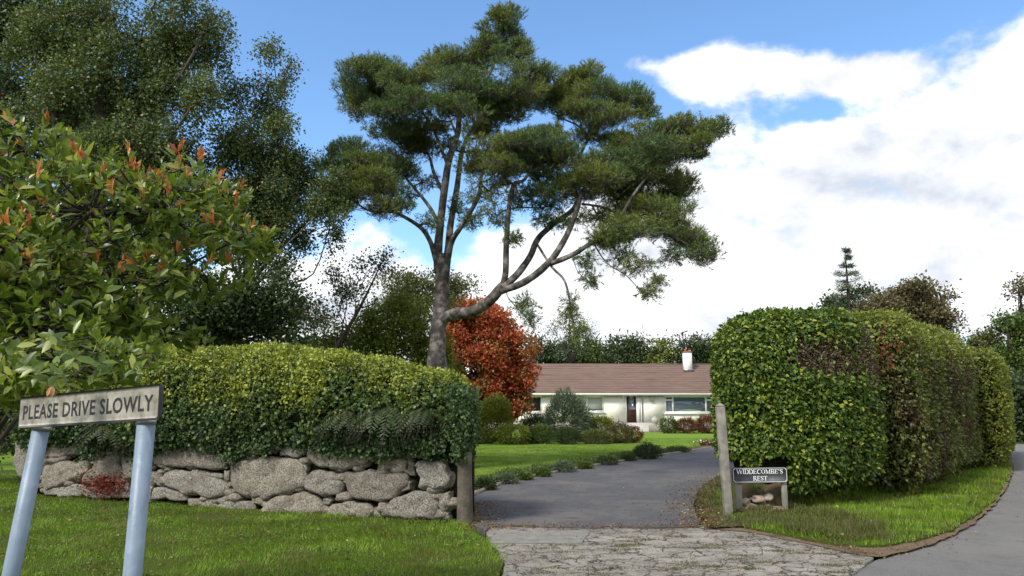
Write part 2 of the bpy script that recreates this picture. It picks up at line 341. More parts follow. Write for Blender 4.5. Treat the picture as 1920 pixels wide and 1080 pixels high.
LM['pine'] = leafmat('pine', g1((0, (.04, .085, .032)), (.5, (.095, .16, .055)), (1, (.18, .24, .075))), .25, .5, patch=[(0, (.09, .12, .02)), (.6, (.17, .20, .035)), (1, (.26, .27, .06))], pscale=.7, pr=(.42, .62))
LM['lime'] = leafmat('lime', g1((0, (.07, .105, .015)), (.6, (.15, .19, .026)), (1, (.27, .28, .05))), .35, .5)
LM['olive'] = leafmat('olive', g1((0, (.07, .085, .028)), (.6, (.125, .14, .048)), (1, (.2, .2, .08))), .3, .6)
LM['maple'] = leafmat('maple', g1((0, (.28, .04, .03)), (.45, (.50, .09, .05)), (.75, (.60, .18, .065)), (.85, (.44, .26, .09)), (1, (.18, .18, .05))), .4, .5, patch=[(0, (.07, .09, .025)), (.6, (.22, .16, .06)), (1, (.6, .15, .045))], pscale=.8, pr=(.48, .62))
LM['dark_green'] = leafmat('dark_green', g1((0, (.028, .05, .018)), (.6, (.055, .085, .03)), (1, (.10, .135, .045))), .2, .6)
LM['mid_green'] = leafmat('mid_green', g1((0, (.045, .075, .015)), (.6, (.085, .13, .026)), (1, (.16, .21, .045))), .25, .6)
LM['yellow_green'] = leafmat('yellow_green', g1((0, (.075, .105, .015)), (.6, (.15, .18, .026)), (1, (.26, .27, .045))), .3, .5)
LM['grey_green'] = leafmat('grey_green', g1((0, (.05, .075, .045)), (.6, (.10, .14, .08)), (1, (.2, .24, .15))), .2, .6)
LM['russet'] = leafmat('russet', g1((0, (.08, .025, .012)), (.6, (.16, .05, .022)), (1, (.24, .10, .04))), .3, .6)
LM['brown_tree'] = leafmat('brown_tree', g1((0, (.07, .062, .03)), (.6, (.135, .115, .055)), (1, (.21, .18, .08))), .25, .6)
LM['fern'] = leafmat('fern', g1((0, (.03, .045, .018)), (.6, (.05, .075, .025)), (1, (.10, .12, .04))), .25, .5)
LM['grass'] = leafmat('grass', g1((0, (.09, .18, .008)), (.5, (.15, .28, .012)), (.9, (.23, .36, .02)), (1, (.4, .4, .12))), .3, .5, patch=[(0, (.08, .12, .014)), (.6, (.14, .19, .02)), (1, (.22, .21, .06))], pscale=1.6, pr=(.44, .6))
LM['lawn_grass'] = leafmat('lawn_grass', g1((0, (.13, .21, .025)), (.7, (.19, .29, .036)), (1, (.26, .33, .06))), .3, .6)
LM['grass_dry'] = leafmat('grass_dry', g1((0, (.05, .07, .014)), (.5, (.09, .11, .025)), (1, (.19, .15, .07))), .3, .6)
LM['litter'] = leafmat('litter', g1((0, (.07, .035, .015)), (.5, (.17, .09, .04)), (.9, (.28, .19, .08)), (1, (.45, .38, .16))), .2, .7)

# ------------------------------------------------------------------ foliage tools
def unit(v): return v/(np.linalg.norm(v, axis=-1, keepdims=True)+1e-9)
def rdir(n): return unit(rng.normal(size=(n, 3)))
def leaves(geo, pos, dirn, nrm, L, Wd, fold=.12):
    dirn = unit(dirn); side = unit(np.cross(dirn, nrm)); nn = np.cross(side, dirn); L = np.broadcast_to(L, (len(pos),))[:, None]; Wd = np.broadcast_to(Wd, (len(pos),))[:, None]
    v = np.stack([pos, pos+dirn*L*.45+side*Wd*.5+nn*L*fold, pos+dirn*L, pos+dirn*L*.45-side*Wd*.5+nn*L*fold], 1)
    i = np.arange(len(pos))[:, None]*4; geo.add(v, i+np.arange(4)[None])
def bigleaves(geo, pos, dirn, nrm, L, Wd):
    dirn = unit(dirn); side = unit(np.cross(dirn, nrm)); nn = np.cross(side, dirn); L = L[:, None]; Wd = Wd[:, None]; n = len(pos)
    prof = [(.0, 0, 0), (.28, .42, .03), (.28, 0, -.03), (.28, -.42, .03), (.62, .46, 0), (.62, 0, -.07), (.62, -.46, 0), (1, 0, -.16)]
    V = np.stack([pos+dirn*L*a+side*Wd*b_+nn*L*c_ for a, b_, c_ in prof], 1)
    q = np.array([[1, 4, 5, 2], [2, 5, 6, 3]]); tr = np.array([[0, 1, 2], [0, 2, 3], [4, 7, 5], [5, 7, 6]])
    k = geo.n; i = np.arange(n)[:, None, None]*8
    geo.add(V, (i+q[None]).reshape(-1, 4)); geo.f.append((i+tr[None]).reshape(-1, 3)+k)
def blades(geo, pos, dirn, L, Wd):
    dirn = unit(dirn); s_ = unit(np.cross(dirn, rdir(len(pos)))); L = np.broadcast_to(L, (len(pos),))[:, None]; Wd = np.broadcast_to(Wd, (len(pos),))[:, None]
    v = np.stack([pos-s_*Wd/2, pos+s_*Wd/2, pos+dirn*L], 1); geo.add(v, np.arange(len(pos))[:, None]*3+np.arange(3)[None])
def ellip(c, r, n, lo=.45, breakup=.35, fs=1.1, seed=0):
    """points in an ellipsoid, thick towards the outside, with holes eaten out by noise"""
    d = rdir(n*2); rad = (lo**3+(1-lo**3)*rng.random(n*2))**(1/3); lump = 1+.22*vnoise(d*2.2+np.array(c)*.7, seed)
    p = np.array(c)+d*(rad*lump)[:, None]*np.array(r)
    k = vnoise(p*fs*1.7+9, seed+3) > -1+breakup*1.6
    p = p[k][:n]; return p, unit((p-np.array(c))/np.array(r))
def submass(c, r, k, f=.56):
    c, r = np.array(c, float), np.array(r, float)
    return [(c+rdir(1)[0]*r*rng.uniform(.45, .72), r*f*rng.uniform(.75, 1.3)*np.array([1, 1, rng.uniform(.65, 1.)])) for _ in range(k)]
def clusterleaves(geo, c, r, ncl, per, sig, L, ratio=.6, lo=.45, droop=0, strand=0, brk=.35, up=.2, seed=0):
    P_, O_ = [], []
    for c1, r1 in submass(c, r, 5): p, o = ellip(c1, r1, max(3, ncl//5), lo*.8, brk, seed=seed); P_.append(p); O_.append(o)
    p, o = np.concatenate(P_), np.concatenate(O_); n = len(p)
    idx = np.repeat(np.arange(n), per); q = p[idx]+rng.normal(size=(len(idx), 3))*sig
    if strand:
        s = rng.random(len(idx)); ln = (rng.random(n)*.8+.4)[idx]*strand
        q = p[idx]+rng.normal(size=(len(idx), 3))*np.array([sig, sig, sig*.5]); q[:, 2] -= s*ln; q[:, :2] += o[idx][:, :2]*(s*ln*.15)[:, None]
    d = o[idx]*.6+rdir(len(idx))*.9; d[:, 2] += up-droop
    nr = rdir(len(idx))*.8+o[idx]*.5; nr[:, 2] += .7
    l = L*(.6+.8*rng.random(len(idx))); leaves(geo, q, d, nr, l, l*ratio)
    return p
def limb(geo, a, b_, r0, r1, sag=.15, k=6, wob=.08):
    a = np.array(a); b_ = np.array(b_); L = np.linalg.norm(b_-a); pts = [a]
    for s in (.33, .66): 
        q = a+(b_-a)*s+rng.normal(size=3)*wob*L; q[2] -= sag*L*math.sin(math.pi*s); pts.append(q)
    pts.append(b_); geo.tube(pts, [r0, r1], k, 3)
def leafy_tree(name, label, cat, base, top, r0, clumps, lm, per=10, dens=60, L=.09, sig=.12, ratio=.6, bark='bark_dark', strand=0, droop=0, brk=.35, group=None, lo=.45, lean=None, twigs=4, up=.2, seed=1):
    base = np.array(base, float); t_ = thing(name, label, cat, tuple(base), group)
    top = np.array(top, float); tr = Geo(); mid = base+(top-base)*.5+np.array([rng.normal()*.15, rng.normal()*.15, 0])
    tp = [base-np.array([0, 0, .1]), base+(top-base)*.25, mid, base+(top-base)*.75, top]
    tr.tube(tp, [r0*1.25, r0, r0*.75, r0*.5, r0*.12], 10, 4, .1); obj('trunk', tr, M[bark], t_, True)
    br = Geo(); cg = Geo()
    for i, (c, r) in enumerate(clumps):
        c = np.array(c, float); r = np.array(r, float); area = (r[0]*r[1]*r[2])**(2/3)
        p = clusterleaves(cg, c, r, max(6, int(dens*area)), per, sig, L, ratio, lo, droop, strand, brk, up, seed+i)
        h = np.clip((c[2]-base[2])*.62/(top[2]-base[2]+1e-6), .08, .92); a = base+(top-base)*h
        rr = r0*.4*(1-h*.6); limb(br, a, c, rr, rr*.4, .05)
        for q in p[:: max(1, len(p)//max(1, twigs))][:twigs]: limb(br, c+(a-c)*.15, q, rr*.35, .006, .0, 5)
    obj('branches', br, M[bark], t_, True); obj('crown', cg, LM[lm], t_); return t_
def pix(clumps, Y, depth=1.0):        # (x, y, rx, ry[, dY]) in photo pixels -> world ellipsoids round depth Y
    out = []
    for c in clumps:
        dy = c[4] if len(c) > 4 else rng.uniform(-.6, .6)*depth; s = (Y+dy)/F
        out.append((P(c[0], c[1], Y+dy), np.array([c[2]*s, max(min(c[2], c[3]*1.5)*s, .25), c[3]*s]))); 
    return out

# ------------------------------------------------------------------ SETTING: ground sheets
def wob(path, amp=.04, step=.12, seed=0, closed=True):
    p = np.asarray(path, float); q = np.vstack([p, p[:1]]) if closed else p; out = []
    for a, b_ in zip(q[:-1], q[1:]):
        L = np.linalg.norm(b_-a); n = max(1, int(L/step))
        out += [a+(b_-a)*s for s in np.linspace(0, 1, n, endpoint=False)]
    out = np.array(out); z = np.column_stack([out*4, np.full(len(out), seed*3.3)])
    return out+amp*np.column_stack([vnoise(z, seed), vnoise(z+7, seed+1)])
def smoothpath(pts, n=6):
    pts = np.asarray(pts, float); a = np.vstack([2*pts[0]-pts[1], pts, 2*pts[-1]-pts[-2]]); q = []
    for i in range(len(pts)-1):
        p0, p1, p2, p3 = a[i:i+4]
        for t in np.linspace(0, 1, n, endpoint=False): q.append(.5*((2*p1)+(-p0+p2)*t+(2*p0-5*p1+4*p2-p3)*t*t+(-p0+3*p1-3*p2+p3)*t**3))
    q.append(pts[-1]); return np.array(q)
def inside(pts, poly):
    x, y = pts[:, 0], pts[:, 1]; c = np.zeros(len(pts), bool); n = len(poly); j = n-1
    for i in range(n):
        xi, yi = poly[i]; xj, yj = poly[j]
        if yi != yj: c ^= ((yi > y) != (yj > y)) & (x < (xj-xi)*(y-yi)/(yj-yi)+xi)
        j = i
    return c
gg = Geo(); xs = np.concatenate([[-900, -300], np.linspace(-100, 100, 41), [300, 900]]); ys = np.concatenate([[-300, -60], np.linspace(-20, 180, 41), [400, 1200]])
X, Y_ = np.meshgrid(xs, ys); Z = -.06+.0*X; Z += np.clip((Y_-75)/100, 0, 3)*3
n_ = len(xs); i_ = (np.arange(len(ys)-1)[:, None]*n_+np.arange(n_-1)[None]).ravel()
gg.add(np.stack([X, Y_, Z], -1), np.stack([i_, i_+1, i_+1+n_, i_+n_], 1)); obj('ground', gg, M['ground'], kind='structure')

g2 = lambda *q: [tuple(G(x, y)[:2]) for x, y in q]
vr_px = g2((1515, 1016), (1600, 1028), (1700, 1022), (1770, 1003), (1835, 966), (1875, 922), (1892, 885), (1889, 862), (1872, 845), (1845, 834))
road_left = smoothpath([(-3, -6), (0.2, 1.5), (2.1, 5.4)]+g2((1583, 1084), (1642, 1047), (1720, 1024), (1780, 1002), (1842, 966), (1882, 922), (1899, 885), (1896, 862), (1878, 844), (1850, 834)))
road_right = smoothpath([(3.5, -6), (5.2, 1), (8.8, 6.2), (13, 11.5), (18.3, 19.5), (21.5, 26), (23.2, 32), (23.8, 37), (22.5, 44)])
road_poly = np.vstack([road_left, road_right[::-1]])
obj('road', Geo().prism(wob(road_poly, .03, .3, 4), None, -.02), M['road'], kind='structure')
drive_l = smoothpath(g2((912, 998), (884, 985), (872, 960), (880, 938), (905, 925), (960, 905), (1020, 893), (1090, 880), (1150, 870), (1205, 861), (1250, 854), (1290, 848), (1345, 839), (1420, 830)))
KI = 5*3
drive_r = smoothpath(g2((1312, 990), (1304, 962), (1303, 935), (1322, 912), (1352, 892), (1410, 872), (1500, 852)))
apron_poly = wob(g2((935, 1300), (1350, 1300), (1583, 1084), (1642, 1047), (1600, 1030), (1510, 1014), (1380, 988), (1312, 984), (912, 990), (920, 1025), (948, 1060), (936, 1090)), .05, .1, 2)
obj('concrete_apron', Geo().prism(apron_poly, -.05, .0), M['apron'], kind='structure')
lip = [tuple(G(1312-x*400, 989+2.5*math.sin(x*7)+(4 if .45 < x < .75 else 0))[:2]) for x in np.linspace(0.02, .98, 24)]
dp = np.vstack([drive_l, drive_r[::-1], lip])
obj('driveway', Geo().prism(wob(dp, .02, .15, 3), -.05, .022), M['drive'], kind='structure')
obj('concrete_slab', Geo().prism(wob([G(916, 1020)[:2], G(1090, 1019)[:2], G(1108, 995)[:2], G(930, 1000)[:2]], .015, .08, 9), -.05, .010), M['slab'], kind='structure')
verge_l = wob(g2((868, 980), (915, 1020), (944, 1058), (936, 1090), (940, 1300))+[ (-1.5, 1.5), (-14, 1.5), (-22, 8), (-22, 20), (-9.6, 20), (-9.6, 14.6), (-.8, 11.0)], .05, .12, 5)
obj('grass_verge', Geo().prism(verge_l, -.05, .03), M['verge'], kind='structure')
vr_road = smoothpath(vr_px)
verge_r = np.vstack([vr_road, [(vr_px[-1][0]-3, vr_px[-1][1]), (11, 24), (5.6, 15.5), (4.2, 14.2)], g2((1345, 925), (1350, 965), (1400, 992))])
verge_r = wob(verge_r, .07, .12, 6)
obj('grass_verge', Geo().prism(verge_r, -.05, .035), M['verge'], kind='structure')
dirt = np.vstack([smoothpath(g2((1560, 1030), (1640, 1044), (1715, 1030), (1780, 1007), (1843, 968), (1883, 922), (1899, 885), (1896, 862), (1878, 845))), g2((1862, 850), (1880, 888), (1860, 925), (1790, 975), (1600, 1005), (1380, 975), (1325, 985), (1320, 992), (1400, 998))])
obj('dirt_edge', Geo().prism(wob(dirt, .05, .08, 8), None, .008), M['dirt'], kind='structure')
soil_r = wob(g2((1322, 992), (1308, 965), (1306, 935), (1325, 910), (1352, 892), (1410, 872), (1420, 885), (1372, 915), (1372, 960), (1400, 990)), .12, .12, 11)
obj('soil_strip', Geo().prism(soil_r, None, .030), M['soil'], kind='structure')
lawn = np.vstack([drive_l[KI:]+np.array([-.45, .25]), [(30, 60), (30, 75), (-30, 75), (-30, 16), (-3, 13.5)]])
obj('lawn', Geo().prism(wob(lawn, .05, .4, 12), -.05, .02), M['lawn'], kind='structure')
bed = np.vstack([drive_l[KI:]+np.array([-.03, .03]), (drive_l[KI:]+np.array([-.75, .45]))[::-1]])
obj('flower_bed', Geo().prism(wob(bed, .06, .15, 13), -.05, .04), M['soil'], kind='structure')
kb = Geo(); kp = drive_l[KI:]; kz = Geo()
a = np.column_stack([kp+np.array([-.05, .03]), np.full(len(kp), .02)]); kb.tube(a, [.06], 6, 2, .12); obj('kerb', kb, M['kerb'], kind='structure', smooth=True)

# grass blades
def scatter(poly, n, bounds): 
    p = np.column_stack([rng.uniform(bounds[0], bounds[1], n), rng.uniform(bounds[2], bounds[3], n)]); return p[inside(p, poly)]
def grass(name, poly, n, bounds, z, L, Wd, lm, falloff=9., dry=None):
    p = scatter(poly, n, bounds); p = p[(rng.random(len(p)) < np.clip((falloff/np.maximum(p[:, 1], 1))**1.6, 0, 1))]
    vis = np.abs(p[:, 0]) < p[:, 1]*.72+.8; p = p[vis]
    pn = fbm(np.column_stack([p*1.3, np.zeros(len(p))]), 3); p = p[pn+rng.normal(size=len(p))*.35 > -.5]
    pn = fbm(np.column_stack([p*2.1, np.zeros(len(p))]), 5)
    p = p+rng.normal(size=p.shape)*.035
    q = np.column_stack([p, np.full(len(p), z)]); d = rng.normal(size=(len(p), 3))*.45; d[:, :2] += vnoise(np.column_stack([p*1.7, np.zeros(len(p))]), 9)[:, None]*.5; d[:, 2] = 1
    far = np.clip(p[:, 1]/9., 1, 3); l = L*(.5+.7*rng.random(len(p)))*(1+.55*pn)
    g_ = Geo(); blades(g_, q, d, np.maximum(l, .012), Wd*far); o = obj(name, g_, LM[lm], kind='stuff'); return o
grass('grass', verge_l, 420000, (-16, 0, 5.5, 19), .03, .055, .0065, 'grass', 9.0)['label'] = 'short mown grass on the roadside verge in front of the stone wall'
grass('grass', verge_r, 500000, (2.5, 19, 8, 31), .035, .085, .0075, 'grass', 12)['label'] = 'rough grass on the verge below the roadside hedge'
pp = np.vstack([scatter(verge_l, 9000, (-9, 0, 6, 13)), scatter(verge_r, 9000, (3, 12, 8, 18))]); k = fbm(np.column_stack([pp*1.5, pp[:, :1]*0]), 33) > .25; pp = pp[k]; idx = np.repeat(np.arange(len(pp)), 3)
g_ = Geo(); q = np.column_stack([pp[idx]+rng.normal(size=(len(idx), 2))*.015, .05+rng.random(len(idx))*.02]); l = .018+.02*rng.random(len(idx)); leaves(g_, q, rdir(len(idx))*np.array([1, 1, .3]), np.array([0, 0, 1.])+rdir(len(idx))*.4, l, l*.8); o = obj('clover', g_, LM['mid_green'], kind='stuff'); o['label'] = 'clover and small weeds patched through the verge grass'
grass('dry_grass', wob(g2((1385, 985), (1480, 1008), (1600, 1022), (1680, 1015), (1640, 985), (1560, 965), (1480, 950), (1400, 958)), .25, .15, 31), 160000, (2.5, 9, 8, 15), .04, .11, .009, 'grass_dry', 14)['label'] = 'dull dry grass in front of the right hedge block'
grass('dry_grass', soil_r, 60000, (2.5, 9, 9, 18), .03, .06, .008, 'grass_dry', 12)['label'] = 'thin dry grass on the soil beside the tall gate post'
grass('dry_grass', np.vstack([dirt]), 50000, (2.5, 19, 8, 31), .01, .05, .008, 'grass_dry', 12)['label'] = 'thin dry grass along the road edge'
grass('lawn_grass', lawn, 900000, (-2, 14, 13, 42), .02, .03, .008, 'lawn_grass', 15)['label'] = 'close mown lawn grass beside the driveway'

def litter(name, pts, L, label, z=.03):
    g_ = Geo(); q = np.column_stack([pts, np.full(len(pts), z)+rng.random(len(pts))*.02]); n = len(q)
    d = rng.normal(size=(n, 3)); d[:, 2] *= .2; nr = np.array([0, 0, 1.])+rng.normal(size=(n, 3))*.35
    l = L*(.6+.8*rng.random(n)); leaves(g_, q, d, nr, l, l*.65, .15); o = obj(name, g_, LM['litter'], kind='stuff'); o['label'] = label
a = rng.random((5200, 2)); k = np.abs(rng.normal(size=5200))*.35
path = smoothpath(g2((1316, 992), (1304, 962), (1303, 935), (1322, 912), (1352, 892), (1410, 872)), 12); ii = (rng.random(5200)**1.4*(len(path)-1)).astype(int)
pp = path[ii]+rng.normal(size=(5200, 2))*.06+np.column_stack([-k+.25, k*.2])
litter('leaf_litter', pp[:1900], .035, 'brown fallen leaves along the right edge of the driveway', .034)
pp = scatter(verge_l, 420, (-9, 0, 6.5, 12)); litter('fallen_leaf', pp, .045, 'scattered yellow fallen leaves on the mown verge', .06)
pp = scatter(verge_r, 900, (2.6, 12, 8.3, 16)); litter('fallen_leaf', pp, .045, 'scattered fallen leaves on the verge below the right hedge', .07)
pp = np.array([G(x_, 991+rng.normal()*3)[:2] for x_ in rng.uniform(915, 1330, 700)]); litter('leaf_litter', pp, .03, 'dead leaves caught along the front lip of the driveway', .026)
pp = np.vstack([scatter(dp, 500, (-1, 5, 10, 20)), scatter(apron_poly, 400, (-.3, 4, 6, 10.3))]); litter('leaf_litter', pp, .028, 'sparse leaf bits scattered over the driveway and concrete', .026)
ex = dirt[rng.integers(0, len(dirt), 1800)]+rng.normal(size=(1800, 2))*.16; ex = ex[::3]; litter('leaf_litter', ex, .03, 'brown leaf litter along the road side of the verge', .03)
ex = np.column_stack([-.75+np.abs(rng.normal(size=1500))*.3, rng.uniform(10.2, 13.2, 1500)]); litter('leaf_litter', ex, .03, 'leaf litter beside the left gate post on the driveway', .03)
# moss tufts in the apron cracks
g_ = Geo(); cc = scatter(apron_poly, 60, (0.3, 4, 6.8, 9.9)); idx = rng.integers(0, len(cc), 9000); q = cc[idx]+rng.normal(size=(9000, 2))*np.array([.10, .035]); q = q[inside(q, apron_poly)]
dd = rng.normal(size=(len(q), 3))*.6; dd[:, 2] = 1; blades(g_, np.column_stack([q, np.zeros(len(q))]), dd, .012+.018*rng.random(len(q)), .005)
o = obj('moss', g_, LM['grass_dry'], kind='stuff'); o['label'] = 'low moss and weeds in the cracks of the concrete entrance'

# ------------------------------------------------------------------ stone wall
A = np.array([-.78, 10.9]); B = np.array([-9.3, 14.36]); wd = (B-A)/np.linalg.norm(B-A); wn_ = np.array([wd[1], -wd[0]])   # towards the camera
if wn_[1] > 0: wn_ = -wn_
def wallpt(px, py, off=0):
    a0 = A+wn_*off; u = (px-960)/F; v = (py-540)/F; d = np.array([u, cp+v*sp_, sp_-v*cp])
    t = (a0@wn_)/(d[:2]@wn_); return np.array([0, 0, CH])+d*t
wall = thing('stone_wall', 'low boundary wall of large rounded granite boulders below the clipped ivy hedge', 'stone wall', (A[0], A[1], 0))
core = Geo(); a = A-wn_*.34-wd*(-.15); b_ = B-wn_*.34; mid = (a+b_)/2; L = np.linalg.norm(b_-a)
rot = np.array([[wd[0], -wn_[0], 0], [wd[1], -wn_[1], 0], [0, 0, 1]])
core.box((mid[0]-wn_[0]*.17, mid[1]-wn_[1]*.17, .5), (L, .8, 1.0), rot); obj('earth_core', core, M['under_brown'], wall)
z2 = lambda X, Y: (280+X/2.842, 620+Y/2.842); z1 = lambda X, Y: (X/2.25, 600+Y/2.25)
polys = [
 (z2, [20,640,120,625,400,560,435,600,455,650,400,750,250,735,20,715]), (z2, [475,545,690,560,695,650,500,680,480,640]),
 (z2, [700,625,810,608,828,640,800,672,700,665]), (z2, [440,720,480,690,690,670,800,680,840,740,850,820,780,860,560,905,470,880,435,800]),
 (z2, [835,615,880,590,1000,600,1180,620,1200,700,1060,745,900,730,840,670]), (z2, [870,745,920,735,1030,755,1040,840,1030,880,930,890,840,840,835,790]),
 (z2, [1045,750,1380,760,1385,820,1300,900,1110,900,1050,860]), (z2, [1205,690,1370,680,1380,755,1215,752]), (z2, [1290,620,1545,560,1560,640,1440,680,1300,672]),
 (z2, [1420,690,1570,670,1605,800,1590,840,1440,845,1425,780]), (z2, [1240,960,1300,890,1400,855,1520,850,1555,950,1530,1010,1250,990]),
 (z2, [595,960,680,880,830,855,900,890,945,960,880,990,620,985]), (z2, [950,970,960,930,1050,900,1180,920,1200,960,1170,1000,960,995]),
 (z2, [80,770,110,745,240,750,380,790,430,830,420,870,330,895,180,870,85,820]), (z2, [275,742,390,762,395,787,275,772]),
 (z2, [360,940,400,905,560,905,580,955,380,970]), (z2, [10,835,60,825,210,875,205,905,20,900]), (z2, [-10,745,70,748,78,800,40,828,-10,825]),
 (z2, [1380,695,1415,695,1420,775,1385,775]), (z2, [1535,855,1605,848,1600,965,1560,975]), (z2, [1200,935,1240,920,1238,990,1203,990]),
 (z2, [1335,840,1380,775,1415,790,1405,860,1340,868]), (z2, [228,735,270,740,262,768,230,758]), (z2, [360,905,440,865,455,890,385,925]),
 (z2, [990,893,1040,868,1052,885,1000,910]), (z2, [545,880,600,882,605,925,555,925]), (z2, [810,690,835,680,850,740,842,760]), (z2, [400,740,435,740,432,800,405,790]),
 (z2, [395,610,470,590,485,690,440,700,410,740]), (z2, [200,890,360,900,365,945,205,935]), (z2, [930,895,985,900,960,930,935,925]), (z2, [1570,980,1600,960,1605,1010,1560,1010]),
 (z2, [700,560,830,560,830,605,700,620]), (z2, [1190,600,1290,600,1285,680,1205,685]),
 (z1, [210,505,330,505,352,560,260,585,215,580]), (z1, [190,620,260,590,330,610,345,660,300,685,200,725,180,700]), (z1, [350,660,420,590,480,570,525,620,505,680,400,705,350,690]),
 (z1, [185,712,320,690,350,700,350,745,190,740]), (z1, [330,600,392,585,385,640,342,662]), (z1, [75,500,130,450,145,520,215,590,185,640,165,700,80,670,70,600]),
 (z1, [352,705,560,690,570,750,400,755,355,740]), (z1, [530,520,620,500,640,620,600,680,530,680]), (z1, [350,520,420,500,460,560,410,590,352,590]), (z1, [640,690,655,700,650,760,600,760,575,700]),
 (z1, [430,490,530,490,525,560,470,565])]
def boulder(geo, pts3, depth, seed, cell):
    """closed stone grown from an outline on the wall face: a bulging front and a blunt back"""
    P3 = np.array(pts3); c = P3.mean(0); n3 = np.array([wn_[0], wn_[1], 0.])
    q = np.vstack([P3, P3[:1]]); L = np.concatenate([[0], np.cumsum(np.linalg.norm(np.diff(q, axis=0), axis=1))]); K = 72
    s = np.linspace(0, L[-1], K, endpoint=False); o = np.column_stack([np.interp(s, L, q[:, i]) for i in range(3)])
    for _ in range(2): o = (np.roll(o, 1, 0)+2*o+np.roll(o, -1, 0))/4
    o = c+(o-c)*1.035; dd = min(depth, .36)
    V = []
    prof = [(0.001, 1.0), (.14, 1), (.28, .99), (.42, .985), (.55, .97), (.66, .94), (.76, .89), (.85, .8), (.92, .65), (.97, .42), (.995, .2), (1.0, 0), (.97, -.5), (.85, -.9), (.4, -1.0), (.001, -1.0)]
    for r_, h in prof: V.append(c+(o-c)*r_+n3*(dd*.30*h if h > 0 else dd*.8*h))
    V = np.array(V); d = V-c; nn = fbm(V*3.2+seed*5.1, seed, 3); n2 = fbm(V*11+seed, seed+9, 3); n4 = -np.abs(vnoise(V*5+seed, seed+4))
    V = V+unit(d)*(nn*.034+n2*.014+n4*.05)[..., None]*min(1, dd/.2)
    n = len(prof); i = np.arange(n-1)[:, None]*K; j = np.arange(K)[None]; j2 = (j+1) % K
    geo.add(V.reshape(-1, 3), np.stack([i+j, i+j2, i+K+j2, i+K+j], -1).reshape(-1, 4)[:, ::-1])
for k, (zf, fl) in enumerate(polys):
    pts = [wallpt(*zf(fl[i], fl[i+1])) for i in range(0, len(fl), 2)]; a = np.array(pts); sz = min(np.ptp(a[:, 2]), np.linalg.norm(np.ptp(a[:, :2], axis=0)))
    g_ = Geo(); boulder(g_, pts, max(.12, sz*.9), k+1, 0); obj('stone', g_, M['stone'], wall, True)
jt = Geo()
for k, (zf, fl) in enumerate(polys):
    for i in range(0, len(fl)-2, 2):
        if rng.random() < .33: continue
        a = wallpt(*zf(fl[i], fl[i+1]), -.04); b_ = wallpt(*zf(fl[i+2], fl[i+3]), -.04); m = 26; q = a+(b_-a)*(rng.random(m)*rng.uniform(.3, 1))[:, None]+rng.normal(size=(m, 3))*.012
        d = rdir(m)+np.array([wn_[0], wn_[1], .2]); leaves(jt, q, d, rdir(m), .018+.02*rng.random(m), .012)
obj('moss', jt, LM['fern'], wall)
# small packing stones between the boulders
g_ = Geo(); 
for k in range(230):
    s = rng.uniform(0, 8.9); z = rng.uniform(.05, .98); a = A+wd*s-wn_*.03; r_ = rng.uniform(.05, .11); c = np.array([a[0], a[1], z])
    d = unit(np.array([[math.cos(t)*math.sin(p_), math.sin(t)*math.sin(p_), math.cos(p_)] for p_ in np.linspace(.01, math.pi-.01, 7) for t in np.linspace(0, 2*math.pi, 10, endpoint=False)]))
    v = c+d*np.array([r_*1.3, r_, r_*.7])*(1+.35*fbm(d*1.5+k, k)[:, None]); i = np.arange(6)[:, None]*10; j = np.arange(10)[None]; j2 = (j+1) % 10
    g_.add(v, np.stack([i+j, i+10+j, i+10+j2, i+j2], -1).reshape(-1, 4))
obj('packing_stones', g_, M['stone'], wall, True)

